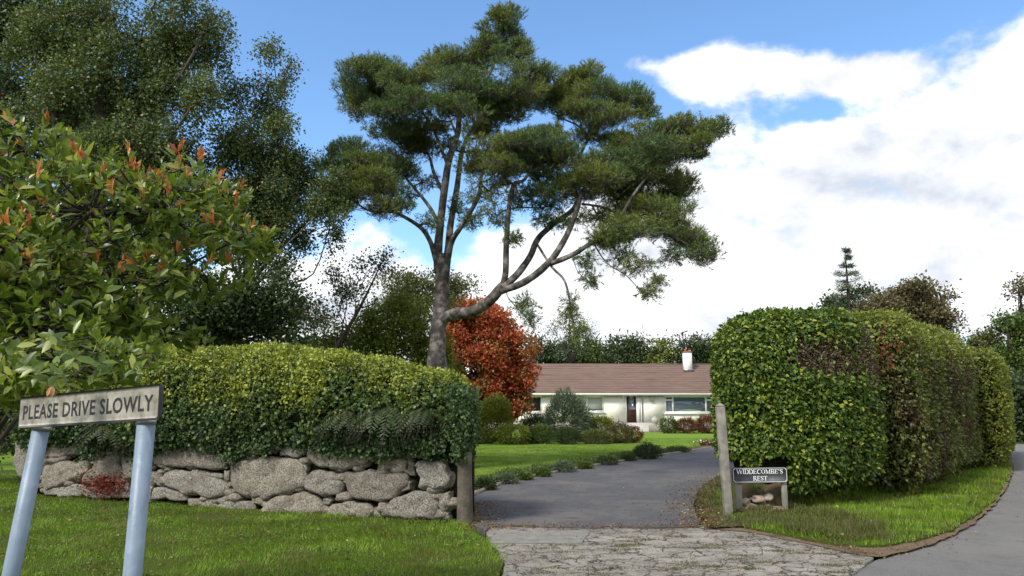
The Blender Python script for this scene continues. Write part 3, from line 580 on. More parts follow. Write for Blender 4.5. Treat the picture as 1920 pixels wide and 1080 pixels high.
# ------------------------------------------------------------------ hedges
def hedge_mesh(path, hw, z0, z1, K=36, n=60, lump=.12, ls=1.3, power=4., seed=0, endr=.5):
    """swept rounded hedge body; hw, z0, z1 are functions/arrays along the path"""
    p = smoothpath(path, 8); L = np.concatenate([[0], np.cumsum(np.linalg.norm(np.diff(p, axis=0), axis=1))]); s = np.linspace(0, L[-1], n)
    p = np.column_stack([np.interp(s, L, p[:, 0]), np.interp(s, L, p[:, 1])]); T = np.gradient(p, axis=0); T = unit(T); Nn = np.column_stack([T[:, 1], -T[:, 0]])
    f = lambda v: np.interp(s/L[-1], np.linspace(0, 1, len(v)), v)
    hw, z0, z1 = f(hw), f(z0), f(z1); e = np.clip(np.minimum(s, L[-1]-s)/endr, 0, 1); e = np.maximum((1-(1-e)**power)**(1/power), .02)
    ang = np.arange(K)*2*math.pi/K; ca, sa = np.cos(ang), np.sin(ang); m_ = (np.abs(ca)**power+np.abs(sa)**power)**(-1/power)
    cx, cz = ca*m_, sa*m_; V = []
    for i in range(n):
        zc = (z0[i]+z1[i])/2; hz = (z1[i]-z0[i])/2*(.35+.65*e[i]); w = hw[i]*(.2+.8*e[i])
        q = np.zeros((K, 3)); q[:, :2] = p[i]+np.outer(cx*w, Nn[i]); q[:, 2] = zc+cz*hz; V.append(q)
    V = np.array(V); c = V.mean(1, keepdims=True); V = V+unit(V-c)*(lump*fbm(V*ls, seed, 3))[..., None]
    i = np.arange(n-1)[:, None]*K; j = np.arange(K)[None]; j2 = (j+1) % K
    f_ = np.stack([i+j, i+j2, i+K+j2, i+K+j], -1).reshape(-1, 4); V2 = np.vstack([V.reshape(-1, 3), V[0].mean(0), V[-1].mean(0)]); m2 = len(V2)
    caps = np.array([[m2-2, (k+1) % K, k] for k in range(K)]+[[m2-1, (n-1)*K+k, (n-1)*K+(k+1) % K] for k in range(K)])
    ctr = V.reshape(-1, 3).mean(0)
    tri = np.vstack([f_[:, [0, 1, 2]], f_[:, [0, 2, 3]], caps]); nr = np.cross(V2[tri[:, 1]]-V2[tri[:, 0]], V2[tri[:, 2]]-V2[tri[:, 0]])
    axis = np.repeat(V.mean(1), K, 0); axis = np.vstack([axis, [axis[0]+(axis[0]-axis[K])*-8, axis[-1]+(axis[-1]-axis[-K-1])*-8]])
    sgn = np.sign(((V2[tri].mean(1)-axis[tri[:, 0]])*nr).sum(1)); sgn[sgn == 0] = 1
    nr = nr*sgn[:, None]
    return V2, tri, nr
def sample(V, tri, nr, n):
    ar = np.linalg.norm(nr, axis=1); idx = rng.choice(len(tri), n, p=ar/ar.sum()); a, b_ = rng.random(n), rng.random(n); fl = a+b_ > 1; a[fl] = 1-a[fl]; b_[fl] = 1-b_[fl]
    t = V[tri[idx]]; return t[:, 0]+a[:, None]*(t[:, 1]-t[:, 0])+b_[:, None]*(t[:, 2]-t[:, 0]), unit(nr[idx])
def coat(geo, p, nrm, L, ratio, out=.10, flat=.6, down=.3):
    n = len(p); q = p+nrm*(rng.random(n)[:, None]*out*1.3-out*.3); d = rdir(n)*1.0+nrm*.35; d[:, 2] -= down
    nn = nrm*flat+rdir(n)*.6; nn[:, 2] += .3; l = L*(.55+.8*rng.random(n)); leaves(geo, q, d, nn, l, l*ratio, .1)
def shrink(V, tri, nr, k): 
    vn = np.zeros_like(V); 
    for c in range(3): np.add.at(vn, tri[:, c], nr)
    return V-unit(vn)*k

# left ivy hedge on the wall
hp = [tuple(A+wd*s-wn_*.42) for s in (.12, 1.2, 3, 5, 7, 9.2)]
V, tri, nr = hedge_mesh(hp, [.55, .62, .66, .7, .7, .7], [.9, .98, .98, .95, .95, .95], [1.95, 2.34, 2.5, 2.56, 2.6, 2.64], lump=.09, ls=1.7, power=3.2, seed=11, endr=.7, n=80)
h = thing('ivy_hedge', 'broad clipped ivy hedge with yellow flower heads along its top, growing on the stone wall', 'hedge', (A[0], A[1], 1))
obj('shade_core', (lambda g_: (g_.add(shrink(V, tri, nr, .09), tri), g_)[1])(Geo()), M['under'], h)  # solid dark body, coloured so the gaps between leaves look shaded
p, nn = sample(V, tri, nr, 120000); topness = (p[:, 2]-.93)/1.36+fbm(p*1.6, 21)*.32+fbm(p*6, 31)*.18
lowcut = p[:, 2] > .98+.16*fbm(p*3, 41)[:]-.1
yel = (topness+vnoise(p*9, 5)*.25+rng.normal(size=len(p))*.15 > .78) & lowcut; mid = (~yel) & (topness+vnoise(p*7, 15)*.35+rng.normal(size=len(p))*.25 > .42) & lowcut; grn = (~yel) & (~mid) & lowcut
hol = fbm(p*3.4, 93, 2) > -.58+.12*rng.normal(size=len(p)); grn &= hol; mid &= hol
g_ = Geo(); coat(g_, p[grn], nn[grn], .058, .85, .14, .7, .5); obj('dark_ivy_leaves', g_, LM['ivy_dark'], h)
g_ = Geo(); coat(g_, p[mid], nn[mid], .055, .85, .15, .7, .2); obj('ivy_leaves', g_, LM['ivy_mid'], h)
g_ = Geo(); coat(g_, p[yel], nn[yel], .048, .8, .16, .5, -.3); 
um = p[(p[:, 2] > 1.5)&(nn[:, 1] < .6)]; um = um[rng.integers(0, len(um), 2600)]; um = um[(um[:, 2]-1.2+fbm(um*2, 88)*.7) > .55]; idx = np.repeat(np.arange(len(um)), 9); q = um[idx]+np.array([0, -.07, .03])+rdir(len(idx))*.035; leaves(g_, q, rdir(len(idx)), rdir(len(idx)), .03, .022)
# sprigs that break the top line
t_ = p[yel & (nn[:, 2] > .2)]; t_ = t_[rng.integers(0, len(t_), 900)]; idx = np.repeat(np.arange(900), 14); q = t_[idx]+rng.normal(size=(len(idx), 3))*.03; q[:, 2] += rng.random(len(idx))*.12*np.repeat(rng.random(900), 14)*1.6
d = rdir(len(idx)); d[:, 2] += .6; leaves(g_, q, d, rdir(len(idx))+np.array([0, 0, .6]), .04, .03)
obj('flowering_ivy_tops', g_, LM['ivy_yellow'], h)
# hanging ivy at the gate end
g_ = Geo(); n = 9000; s = rng.random(n); c = np.array([A[0]+.05, A[1]-.02, 0]); q = c+np.column_stack([rng.normal(size=n)*.10-.0, rng.normal(size=n)*.2, 1.95-s**.8*1.1]); k = vnoise(q*np.array([9, 9, 3.])) > (s*1.2-.75)
q = q[k]; n = len(q); d = rdir(n); d[:, 2] -= .8; leaves(g_, q, d, rdir(n)+np.array([0, -.8, .3]), .05*(.6+.7*rng.random(n)), .04); obj('hanging_ivy', g_, LM['ivy_dark'], h)
# trailing ivy over the stones
g_ = Geo(); n = 26000; s = rng.uniform(.1, 8.8, n); z = 1.25-np.abs(rng.normal(size=n))*.28; q = np.column_stack([A[0]+wd[0]*s+wn_[0]*.13, A[1]+wd[1]*s+wn_[1]*.13, z])+rng.normal(size=(n, 3))*.05
k = fbm(np.column_stack([s*1.5, z*.8, np.zeros(n)]), 8) > (1.12-z)*3.2-.35; q = q[k]; n = len(q); d = rdir(n); d[:, 2] -= .8
leaves(g_, q, d, rdir(n)*.6+np.array([wn_[0], wn_[1], .2]), .055*(.6+.7*rng.random(n)), .045); obj('trailing_ivy', g_, LM['ivy_dark'], h)
# ferns under the hedge
def fern(label, base, n, L, lm='fern', spread=1., down=.5, group=None, name='fern'):
    t_ = thing(name, label, 'fern', tuple(base), group); g_ = Geo(); st = Geo()
    for i in range(n):
        a = rng.uniform(0, 2*math.pi); l = L*rng.uniform(.6, 1.15); h_ = np.array([math.cos(a)*spread, math.sin(a)*spread*.5, 0])+np.array([wn_[0], wn_[1], 0])*.75; h_ = unit(h_)
        b0 = np.array(base)+rng.normal(size=3)*.05; s = np.linspace(0, 1, 16); pt = b0+h_*(s*l)[:, None]; pt[:, 2] += l*(.35*s-(.6+down)*s*s)
        st.tube(pt[::5], [.004, .002], 4, 2); T = unit(np.gradient(pt, axis=0)); w = np.cross(T, [0, 0, 1.]); w = unit(w); ln = l*.24*np.sin(np.clip(s*1.05+.12, 0, 1)*math.pi)**.7
        for sg in (-1, 1):
            dd = w*sg+T*.45; dd[:, 2] -= .25; leaves(g_, pt, dd, np.cross(dd, T), ln+.01, ln*.22+.006, .03)
    obj('fronds', g_, LM[lm], t_); obj('stems', st, M['bark_dark'], t_); return t_
for k, (px, py, n, L, lab) in enumerate([(655, 775, 46, .5, 'dark dry fern hanging over the wall beneath the middle of the ivy hedge'), (730, 770, 60, .62, 'largest dark fern drooping over the boulders near the gate end of the wall'), (800, 775, 40, .45, 'fern clump hanging at the wall end beside the left gate post'), (415, 795, 34, .35, 'bright green fern growing from the wall top above the long slab stone')]):
    fern(lab, wallpt(px, py, .12), n, L, 'mid_green' if k == 3 else 'fern', group='ferns growing from the stone wall')
fern('dark bush of ferns on the wall behind the drive slowly sign', wallpt(215, 800, .15), 60, .62, 'fern', group='ferns growing from the stone wall')
# red plant at the wall foot, creeper with red leaves
t_ = thing('red_creeper', 'small red leaved creeper at the wall foot behind the sign posts', 'plant', tuple(wallpt(200, 925, .1)))
g_ = Geo(); q = np.array([wallpt(rng.normal(195, 22), rng.normal(908, 10), .16) for _ in range(650)])+rng.normal(size=(650, 3))*.03; leaves(g_, q, rdir(650), rdir(650)+np.array([0, -1, .5]), .05, .03); obj('foliage', g_, LM['red_leaf'], t_)
g_ = Geo()
for i in range(8): g_.tube([wallpt(200, 928, .1), wallpt(rng.normal(195, 25), rng.normal(900, 10), .15)], [.006, .003], 4, 1)
obj('stems', g_, M['bark_dark'], t_)

def stray(h, V, tri, nr, n, lm, zmin, L=.3):
    p, nn = sample(V, tri, nr, n*3); k = p[:, 2] > zmin; p, nn = p[k][:n], nn[k][:n]; g_ = Geo(); st = Geo()
    for a, b_ in zip(p, nn):
        d = unit(b_*.7+rng.normal(size=3)*.35+np.array([0, 0, .7])); l = L*rng.uniform(.4, 1.1); g_.tube([a, a+d*l*.5, a+d*l+np.array([0, 0, -.04])], [.004, .002], 4, 2)
        m = 9; s = np.linspace(.35, 1, m)[:, None]; q = a+d*l*s; leaves(g_, q, rdir(m)+d*.4, rdir(m)+np.array([0, 0, .6]), .05*(.6+.7*rng.random(m)), .032)
    obj('shoots', g_, LM[lm], h)
stray(h, V, tri, nr, 260, 'ivy_mid', 1.5)
# right hedge: ivy-clad front block, then the beech run along the road
def hedge(name, label, path, hw, z0, z1, spec, core='under', **kw):
    V, tri, nr = hedge_mesh(path, hw, z0, z1, **kw); h = thing(name, label, 'hedge', (path[0][0], path[0][1], 0))
    obj('shade_core', (lambda g_: (g_.add(shrink(V, tri, nr, .10), tri), g_)[1])(Geo()), M[core], h); return h, V, tri, nr  # opaque core with the shade among the leaves painted into its colour
h, V, tri, nr = hedge('laurel_hedge', 'tall glossy green climber covered hedge block behind the house name sign', [(3.74, 13.3), (4.8, 13.2), (6.1, 13.7)], [.74, .82, .8], [.25, .3, .3], [3.08, 3.18, 3.2], None, lump=.10, ls=1.5, power=3.6, seed=3, endr=.7, n=50, K=44)
p, nn = sample(V, tri, nr, 78000); xr = (p[:, 0]-3.2)/2.6; f = fbm(p*1.1, 51)*.55+fbm(p*4, 61)*.2
bare = (np.exp(-((p[:, 0]-5.2)/.85)**2-((p[:, 2]-2.4)/.45)**2)*1.15+np.exp(-((p[:, 0]-6.15)/.45)**2)*.75+f*.8+rng.normal(size=len(p))*.22 > .62)
cut = p[:, 2] > .42+.2*fbm(p*2.5, 71)+.38*(p[:, 0] < 4.5)
hol = fbm(p*3.1, 91, 2) > -1.0+.1*rng.normal(size=len(p))
g_ = Geo(); k = ~bare & cut & hol; coat(g_, p[k], nn[k], .075, .62, .17, .7, .55); obj('glossy_leaves', g_, LM['laurel'], h)
g_ = Geo(); k = bare & cut; coat(g_, p[k], nn[k], .05, .4, .10, .4, .1)
q = p[k][::5]; blades(g_, q, nn[k][::5]+rdir(len(q))*.8, .16, .007); obj('bare_twigs', g_, LM['brown_twig'], h); stray(h, V, tri, nr, 160, 'laurel', 1.2, .26)
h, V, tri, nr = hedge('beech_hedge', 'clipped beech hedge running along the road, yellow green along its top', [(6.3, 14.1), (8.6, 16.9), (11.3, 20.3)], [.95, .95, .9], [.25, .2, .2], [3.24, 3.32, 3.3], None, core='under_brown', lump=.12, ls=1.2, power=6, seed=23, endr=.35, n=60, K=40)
p, nn = sample(V, tri, nr, 110000); cut = p[:, 2] > .38+.2*fbm(p*2, 72); top = p[:, 2]+fbm(p*1.5, 77)*.35+rng.normal(size=len(p))*.15 > 2.85
hol = fbm(p*2.6, 92, 2) > -.6+.1*rng.normal(size=len(p))
g_ = Geo(); k = cut & ~top & hol; coat(g_, p[k], nn[k], .075, .6, .2, .5, .5); obj('beech_leaves', g_, LM['beech'], h)
g_ = Geo(); k = cut & top; coat(g_, p[k], nn[k], .075, .6, .2, .5, 0); obj('yellow_green_tops', g_, LM['yellow_hedge'], h); stray(h, V, tri, nr, 260, 'beech', 1.5, .34)
g_ = Geo(); q = P(1655, 662, 13.1)+rng.normal(size=(110, 3))*np.array([.22, .2, .22]); leaves(g_, q, rdir(110), rdir(110), .07, .045); obj('red_leaves', g_, LM['red_leaf'], h)
for k, (lab, lm, path, zt, seed) in enumerate([('light green section of roadside hedge beyond the beech hedge', 'yellow_green', [(12.0, 20.2), (13.4, 22.2), (14.4, 23.8)], 3.15, 5), ('farthest and lowest section of roadside hedge where the lane bends', 'yellow_hedge', [(15.1, 24.8), (16.2, 26.4), (17.0, 27.8)], 3.2, 6)]):
    h, V, tri, nr = hedge('roadside_hedge', lab, path, [.85, .85], [.2], [zt], None, lump=.13, ls=1.2, power=6, seed=seed, endr=.2, n=36, K=36); h['group'] = 'hedge sections along the lane'
    p, nn = sample(V, tri, nr, 36000); g_ = Geo(); coat(g_, p, nn, .09, .6, .18, .5, .3); obj('leaves', g_, LM[lm], h)

# ------------------------------------------------------------------ gate posts
t_ = thing('gate_post', 'short weathered timber gate post half hidden by ivy at the stone wall end', 'gate post', (-.66, 10.85, 0), 'gate posts at the driveway entrance')
obj('post', Geo().tube([(-.66, 10.85, -.1), (-.665, 10.86, .45), (-.67, 10.87, 1.0)], [.115, .105, .1], 10, 4, .12), M['wood_post'], t_, True)
a = G(1366, 968); top = P(1350, 762, a[1]); t_ = thing('gate_post', 'tall square pale gate post leaning left beside the house name sign', 'gate post', tuple(a), 'gate posts at the driveway entrance')
g_ = Geo(); ax = unit(top-a); x_ = unit(np.array([1, .1, 0])-ax*np.dot([1, .1, 0], ax)); y_ = np.cross(ax, x_); rot = np.column_stack([x_, y_, ax]); ln = np.linalg.norm(top-a)
g_.box(a+ax*(ln/2-.05), (.125, .125, ln+.1), rot); o = obj('post', g_, M['conc_post'], t_); bv = o.modifiers.new('b', 'BEVEL'); bv.width = .018; bv.segments = 2
g_ = Geo(); c = a+ax*(ln+.01); w = .058; v = [c+x_*w*i+y_*w*j for i, j in ((-1, -1), (1, -1), (1, 1), (-1, 1))]+[c+ax*.05]; g_.add(v, [[0, 1, 4], [1, 2, 4], [2, 3, 4], [3, 0, 4]]); obj('cap', g_, M['conc_post'], t_)
for hz in (.45, 1.05): 
    g_ = Geo(); c = a+ax*hz-x_*.085; g_.tube([c, c-x_*.05, c-x_*.05+ax*.06], [.008], 6, 2); obj('hinge_pin', g_, M['black'], t_)

# ------------------------------------------------------------------ house name sign
sc_ = G(1425, 962); Ys = sc_[1]-.05
c3 = lambda px, py: P(px, py, Ys)
t_ = thing('name_sign', 'black house name board with white serif lettering on two short pale posts', 'sign', tuple(c3(1425, 960)*np.array([1, 1, 0])))
c0 = c3(1424.5, 890.5); Wb = c3(1476, 890)[0]-c3(1373, 890)[0]; Hb = (c3(1424, 876)[2]-c3(1424, 905)[2])
rl = math.atan2(1.0, 100); R2 = np.array([[math.cos(rl), 0, -math.sin(rl)], [0, 1, 0], [math.sin(rl), 0, math.cos(rl)]])
def notch(W_, H_, c=.022): 
    pts = [];  
    for sx, sz in ((1, -1), (1, 1), (-1, 1), (-1, -1)):
        cx, cz = sx*W_/2, sz*H_/2; a0 = [(cx, cz-sz*c), (cx-sx*c*.7, cz-sz*c*.7), (cx-sx*c, cz)]
        if sx*sz > 0: pts += a0
        else: pts += a0[::-1]
    return pts
def flatpoly(geo, pts, y0, y1, frame):
    pts = np.array(pts); n = len(pts); V0 = np.column_stack([pts[:, 0], np.full(n, y0), pts[:, 1]]); V1 = V0.copy(); V1[:, 1] = y1
    V = frame(np.vstack([V0, V1])); tr = np.array(tessellate_polygon([[Vector((p[0], p[1], 0)) for p in pts]])); i = np.arange(n); j = (i+1) % n
    geo.add(V, tr); geo.f.append(tr[:, ::-1]+n+geo.n-2*n); geo.f.append(np.stack([i, j, j+n, i+n], 1)+geo.n-2*n)
fr = lambda V: V@R2.T+c0
g_ = Geo(); flatpoly(g_, notch(Wb, Hb), -.012, .018, fr); obj('board', g_, M['slate'], t_)
g_ = Geo(); o_ = np.array(notch(Wb-.02, Hb-.02)); i_ = np.array(notch(Wb-.034, Hb-.034)); n = len(o_); V = fr(np.vstack([np.column_stack([o_[:, 0], np.full(n, -.0145), o_[:, 1]]), np.column_stack([i_[:, 0], np.full(n, -.0145), i_[:, 1]])])); i = np.arange(n); j = (i+1) % n
g_.add(V, np.stack([i, j, j+n, i+n], 1)); obj('border_line', g_, M['letter_white'], t_)
# serif capitals drawn as strokes on a 1 x 1 box: (x0, z0, x1, z1, thickness)
k_, t1 = .17, .07
SER = {
 'W': (1.25, [(.03, 1, .32, 0, k_), (.32, 0, .62, 1, t1), (.62, 1, .9, 0, k_), (.9, 0, 1.2, 1, t1)], [(-.06, .2, 1), (.52, .74, 1), (1.08, 1.3, 1)]),
 'I': (.42, [(.21, 0, .21, 1, k_)], [(.03, .39, 0), (.03, .39, 1)]),
 'D': (.92, [(.18, 0, .18, 1, k_), (.18, 1, .55, .97, t1), (.55, .97, .8, .72, k_), (.8, .72, .8, .28, k_), (.8, .28, .55, .03, k_), (.55, .03, .18, 0, t1)], [(.0, .3, 0), (.0, .3, 1)]),
 'E': (.8, [(.18, 0, .18, 1, k_), (.18, .97, .68, .97, t1), (.18, .52, .55, .52, t1), (.18, .03, .7, .03, t1), (.68, .97, .68, .76, t1), (.7, .03, .7, .26, t1), (.55, .42, .55, .62, t1)], [(.0, .3, 0), (.0, .3, 1)]),
 'C': (.88, [(.78, .78, .6, .97, t1), (.6, .97, .35, .95, t1), (.35, .95, .14, .7, k_), (.14, .7, .14, .3, k_), (.14, .3, .35, .05, k_), (.35, .05, .6, .03, t1), (.6, .03, .8, .22, t1), (.78, .7, .78, 1, t1)], []),
 'O': (.95, [(.48, .98, .2, .8, t1*1.3), (.2, .8, .14, .5, k_), (.14, .5, .2, .2, k_), (.2, .2, .48, .02, t1*1.3), (.48, .02, .76, .2, t1*1.3), (.76, .2, .82, .5, k_), (.82, .5, .76, .8, k_), (.76, .8, .48, .98, t1*1.3)], []),
 'M': (1.12, [(.16, 0, .16, 1, t1), (.16, 1, .55, .05, k_), (.55, .05, .93, 1, t1), (.93, 0, .93, 1, k_)], [(.03, .3, 0), (.0, .2, 1), (.8, 1.08, 0), (.9, 1.08, 1)]),
 'B': (.85, [(.18, 0, .18, 1, k_), (.18, .97, .55, .97, t1), (.55, .97, .66, .75, k_), (.66, .75, .5, .54, t1), (.18, .53, .5, .53, t1), (.5, .53, .73, .28, k_), (.73, .28, .55, .03, k_), (.55, .03, .18, .03, t1)], [(.0, .3, 0), (.0, .3, 1)]),
 "'": (.3, [(.15, 1.02, .13, .7, k_*.8)], []),
 'S': (.72, [(.6, .8, .45, .97, t1), (.45, .97, .2, .9, t1), (.2, .9, .14, .7, k_), (.14, .7, .56, .36, k_), (.56, .36, .58, .15, k_), (.58, .15, .35, .02, t1), (.35, .02, .12, .18, t1), (.6, .72, .6, .97, t1), (.12, .03, .12, .28, t1)], []),
 'R': (.9, [(.18, 0, .18, 1, k_), (.18, .97, .52, .97, t1), (.52, .97, .66, .75, k_), (.66, .75, .5, .52, t1), (.18, .5, .5, .5, t1), (.45, .5, .8, 0, k_)], [(.0, .3, 0), (.0, .3, 1), (.7, .95, 0)]),
 'T': (.85, [(.42, 0, .42, 1, k_), (.05, .97, .8, .97, t1), (.05, .78, .05, .97, t1), (.8, .78, .8, .97, t1)], [(.24, .6, 0)])}
def serif(geo, text, xc, z0, hgt, width, frame, y0=-.0165):
    tot = sum(SER[c][0] for c in text); sx = width/tot; x = xc-width/2; lay = 0
    for ch in text:
        w, st, se = SER[ch]; bars = [((a, b_), (c, d), e) for a, b_, c, d, e in st]+[((a, .03 if c == 0 else .97), (b_, .03 if c == 0 else .97), .06) for a, b_, c in se]
        for (p0, p1, e) in bars:
            a = np.array([x+p0[0]*sx, z0+p0[1]*hgt]); b_ = np.array([x+p1[0]*sx, z0+p1[1]*hgt]); d = unit(b_-a); nn = np.array([-d[1], d[0]])*e*hgt*.55; a = a-d*e*hgt*.12; b_ = b_+d*e*hgt*.12
            lay += 1; yy = y0-.00004*lay; q = [a-nn, b_-nn, b_+nn, a+nn]; V = frame(np.array([[p[0], yy, p[1]] for p in q])); geo.add(V, [[0, 1, 2, 3]])
        x += w*sx
g_ = Geo(); serif(g_, "WIDDECOMBE'S", 0, Hb*.08, Hb*.29, Wb*.84, fr); serif(g_, "REST", 0, -Hb*.36, Hb*.29, Wb*.26, fr); obj('lettering', g_, M['letter_white'], t_)
for (xa, ya, xb, yb) in ((1387, 903, 1388, 968), (1470, 900, 1476, 961)):
    g_ = Geo(); a = c3(xb, yb)+np.array([0, .035, -.06]); b_ = c3(xa, ya)+np.array([0, .055, .05]); g_.box((a+b_)/2, (.085, .05, np.linalg.norm(b_-a)), None); o = obj('post', g_, M['conc_post'], t_); bv = o.modifiers.new('b', 'BEVEL'); bv.width = .008
# rocks of the broken low wall under it
def rock(name, label, c, r, seed, mat='stone', group=None):
    d = unit(np.array([[math.cos(t)*math.sin(p_), math.sin(t)*math.sin(p_), math.cos(p_)] for p_ in np.linspace(.01, math.pi-.01, 12) for t in np.linspace(0, 2*math.pi, 18, endpoint=False)]))
    s = np.sign(d)*np.abs(d)**.75; v = np.array(c)+s*np.array(r)*(1+.4*fbm(d*1.3+seed, seed)[:, None]); i = np.arange(11)[:, None]*18; j = np.arange(18)[None]; j2 = (j+1) % 18
    g_ = Geo(); g_.add(v, np.stack([i+j, i+18+j, i+18+j2, i+j2], -1).reshape(-1, 4)); o = obj(name, g_, M[mat], None, True, loc=c); o['label'] = label; o['category'] = 'rock'
    if group: o['group'] = group
    return o
M['pale_stone'] = plain('pale_stone', (.3, .25, .2), .95, .3, 6, bump=.8, bscale=35, stops=[(.3, (.13, .09, .065)), (.5, (.30, .23, .17)), (.7, (.42, .36, .3))])
rk = [(1383, 972, .09, .08, 'small pale rock at the foot of the tall gate post'), (1400, 968, .12, .10, 'rounded pale rock beneath the left end of the house name board'), (1424, 972, .17, .09, 'widest pale rock under the middle of the house name board'), (1445, 968, .13, .07, 'grey rock under the right half of the house name board'), (1458, 962, .12, .08, 'low rock beside the right post of the house name sign'),
      (1402, 945, .10, .06, 'small brown stone lodged above the rocks under the name board'), (1430, 938, .12, .055, 'flat stone ledge halfway below the name board'), (1447, 935, .07, .05, 'small reddish stone just below the name board'), (1415, 952, .09, .05, 'dark stone in the broken wall beneath the name board'), (1440, 952, .1, .05, 'brown stone in the broken wall near the right sign post')]
for k, (px, py, w, hh_, lab) in enumerate(rk):
    g0 = c3(px, py)+np.array([0, .10 if py > 955 else .22, 0]); rock('rock', lab, g0, (w, .10, hh_), k+3, 'pale_stone', 'rocks of the broken wall under the name sign')
g_ = Geo(); g_.box((c3(1430, 940)[0], Ys+.38, .17), (.8, .3, .4)); V = g_.v[0]; bk = Geo(); q, f_ = [], []
V, tri, nr = hedge_mesh([(3.55, Ys+.5), (3.8, Ys+.5), (4.4, Ys+.55)], [.3], [-.1], [.40], lump=.1, ls=3, seed=9, n=20, K=20); g_ = Geo(); g_.add(V, tri); o = obj('earth_bank', g_, M['soil'], kind='structure')
litter('leaf_litter', np.column_stack([rng.normal(3.9, .35, 700), rng.normal(Ys-.05, .16, 700)]), .035, 'dead leaves at the foot of the house name sign', .045)
fern('small green plant growing under the house name board', (4.0, Ys+.42, .34), 22, .15, 'mid_green', name='small_plant')['category'] = 'plant'

# ------------------------------------------------------------------ PLEASE DRIVE SLOWLY sign
cR = P(301.5, 753, 3.0); cL = P(37.5, 774, 3.52); e1 = unit(cR-cL); upv = unit(np.array([0.02, 0, 1])-e1*np.dot([0.02, 0, 1], e1)); e2 = np.cross(upv, e1)
if e2[1] > 0: e2 = -e2          # towards the viewer
cc_ = (cR+cL)/2; Ws = np.linalg.norm(cR-cL); Hs = .142
base = cc_*np.array([1, 1, 0]); sg = thing('road_sign', 'weathered white road sign with a black border tilted on two blue grey posts', 'sign', tuple(base))
def fr2(V): return cc_+V[:, 0:1]*e1+V[:, 2:3]*upv+(-V[:, 1:2])*e2      # y negative = towards the viewer
def rrect(w, h_, r, n=6):
    out = []
    for cx, cz, a0 in ((w/2-r, -h_/2+r, -90), (w/2-r, h_/2-r, 0), (-w/2+r, h_/2-r, 90), (-w/2+r, -h_/2+r, 180)):
        for a in np.linspace(a0, a0+90, n): out.append((cx+r*math.cos(R(a)), cz+r*math.sin(R(a))))
    return out
g_ = Geo(); flatpoly(g_, rrect(Ws, Hs, .014), -.004, .010, fr2); obj('backing_plate', g_, M['black'], sg)
g_ = Geo(); flatpoly(g_, rrect(Ws-.017, Hs-.017, .010), -.0055, -.0045, fr2); obj('sign_face', g_, M['sign_white'], sg)
cu = bpy.data.curves.new('txt', 'FONT'); cu.body = 'PLEASE DRIVE SLOWLY'; cu.size = 1; cu.offset = .022; cu.resolution_u = 3; cu.space_character = 1.08
to = bpy.data.objects.new('txt', cu); col.objects.link(to); bpy.context.view_layer.update(); me = bpy.data.meshes.new_from_object(to); col.objects.unlink(to)
V = np.array([v.co[:] for v in me.vertices]); mn, mx = V.min(0), V.max(0); W0, H0 = mx[0]-mn[0], mx[1]-mn[1]
V = (V-(mn+mx)/2); V = np.column_stack([V[:, 0]*(Ws*.925/W0), np.full(len(V), -.0062), V[:, 1]*(Hs*.46/H0)-.002]); V = fr2(V)
g_ = Geo(); g_.v.append(V); g_.n = len(V)
for p_ in me.polygons: g_.f.append(np.array([list(p_.vertices)]))
obj('lettering', g_, M['letter_black'], sg)
for (x0, y0, Yd, x1, y1) in ((80, 790, 3.50, 20, 1080), (276, 776, 3.10, 248, 1080)):
    a = P(x0, y0, Yd); b_ = P(x1, y1, Yd-.02); d = unit(b_-a); a2 = a-d*.02; e = a+d*((a[2]+.2)/-d[2])
    pg = Geo(); pg.tube([a2, (a2+e)/2, e], [.0355], 20, 1); po = obj('post', pg, M['pole'], sg, True)
    bd = Geo(); c = a+d*.03; bd.tube([c-d*.012, c+d*.012], [.0385], 20, 1); obj('clip_band', bd, M['metal'], po, True)

# ------------------------------------------------------------------ bungalow
HY = 56.; hx = lambda px: (px-960)/F*HY/ (cp+((760-540)/F)*sp_)
zz = lambda py: P(960, py, HY)[2]
xl, xr = hx(900), hx(1430); fl = zz(791); ev = zz(740)
H = thing('bungalow', 'long low cream bungalow with brown tiled roof at the back of the lawn', 'house', ((xl+xr)/2, HY, 0))
ops = [(hx(972), hx(1017), zz(774), zz(741.5)), (hx(1095), hx(1133), zz(773), zz(741.5)), (hx(1173), hx(1194.5), fl, zz(741.5)), (hx(1246), hx(1339), zz(775), zz(741.5)), (hx(1372), hx(1405), zz(773), zz(741.5))]
wg = Geo(); x = xl; T_ = .28; ytop = ev
for (a, b_, z0_, z1_) in ops:
    wg.box(((x+a)/2, HY+T_/2, (fl-.06+ytop)/2), (a-x, T_, ytop-fl+.06))
    if z0_ > fl: wg.box(((a+b_)/2, HY+T_/2, (fl-.06+z0_)/2), (b_-a, T_, z0_-fl+.06))
    wg.box(((a+b_)/2, HY+T_/2, (z1_+ytop)/2), (b_-a, T_, ytop-z1_)); x = b_
wg.box(((x+xr)/2, HY+T_/2, (fl-.06+ytop)/2), (xr-x, T_, ytop-fl+.06))
D = 8.5
wg.box(((xl+xr)/2, HY+D, (fl+ytop)/2), (xr-xl, .28, ytop-fl)); 
for xx in (xl+.14, xr-.14): wg.box((xx, HY+T_+(D-T_-.14)/2, (fl+ytop)/2), (.28, D-T_-.14, ytop-fl))
obj('wall', wg, M['render'], H)
g_ = Geo(); g_.box(((xl+xr)/2, HY+D/2+.02, (fl-.06-.1)/2), (xr-xl+.06, D+.1, fl-.06+.1)); obj('plinth', g_, M['plinth'], H)
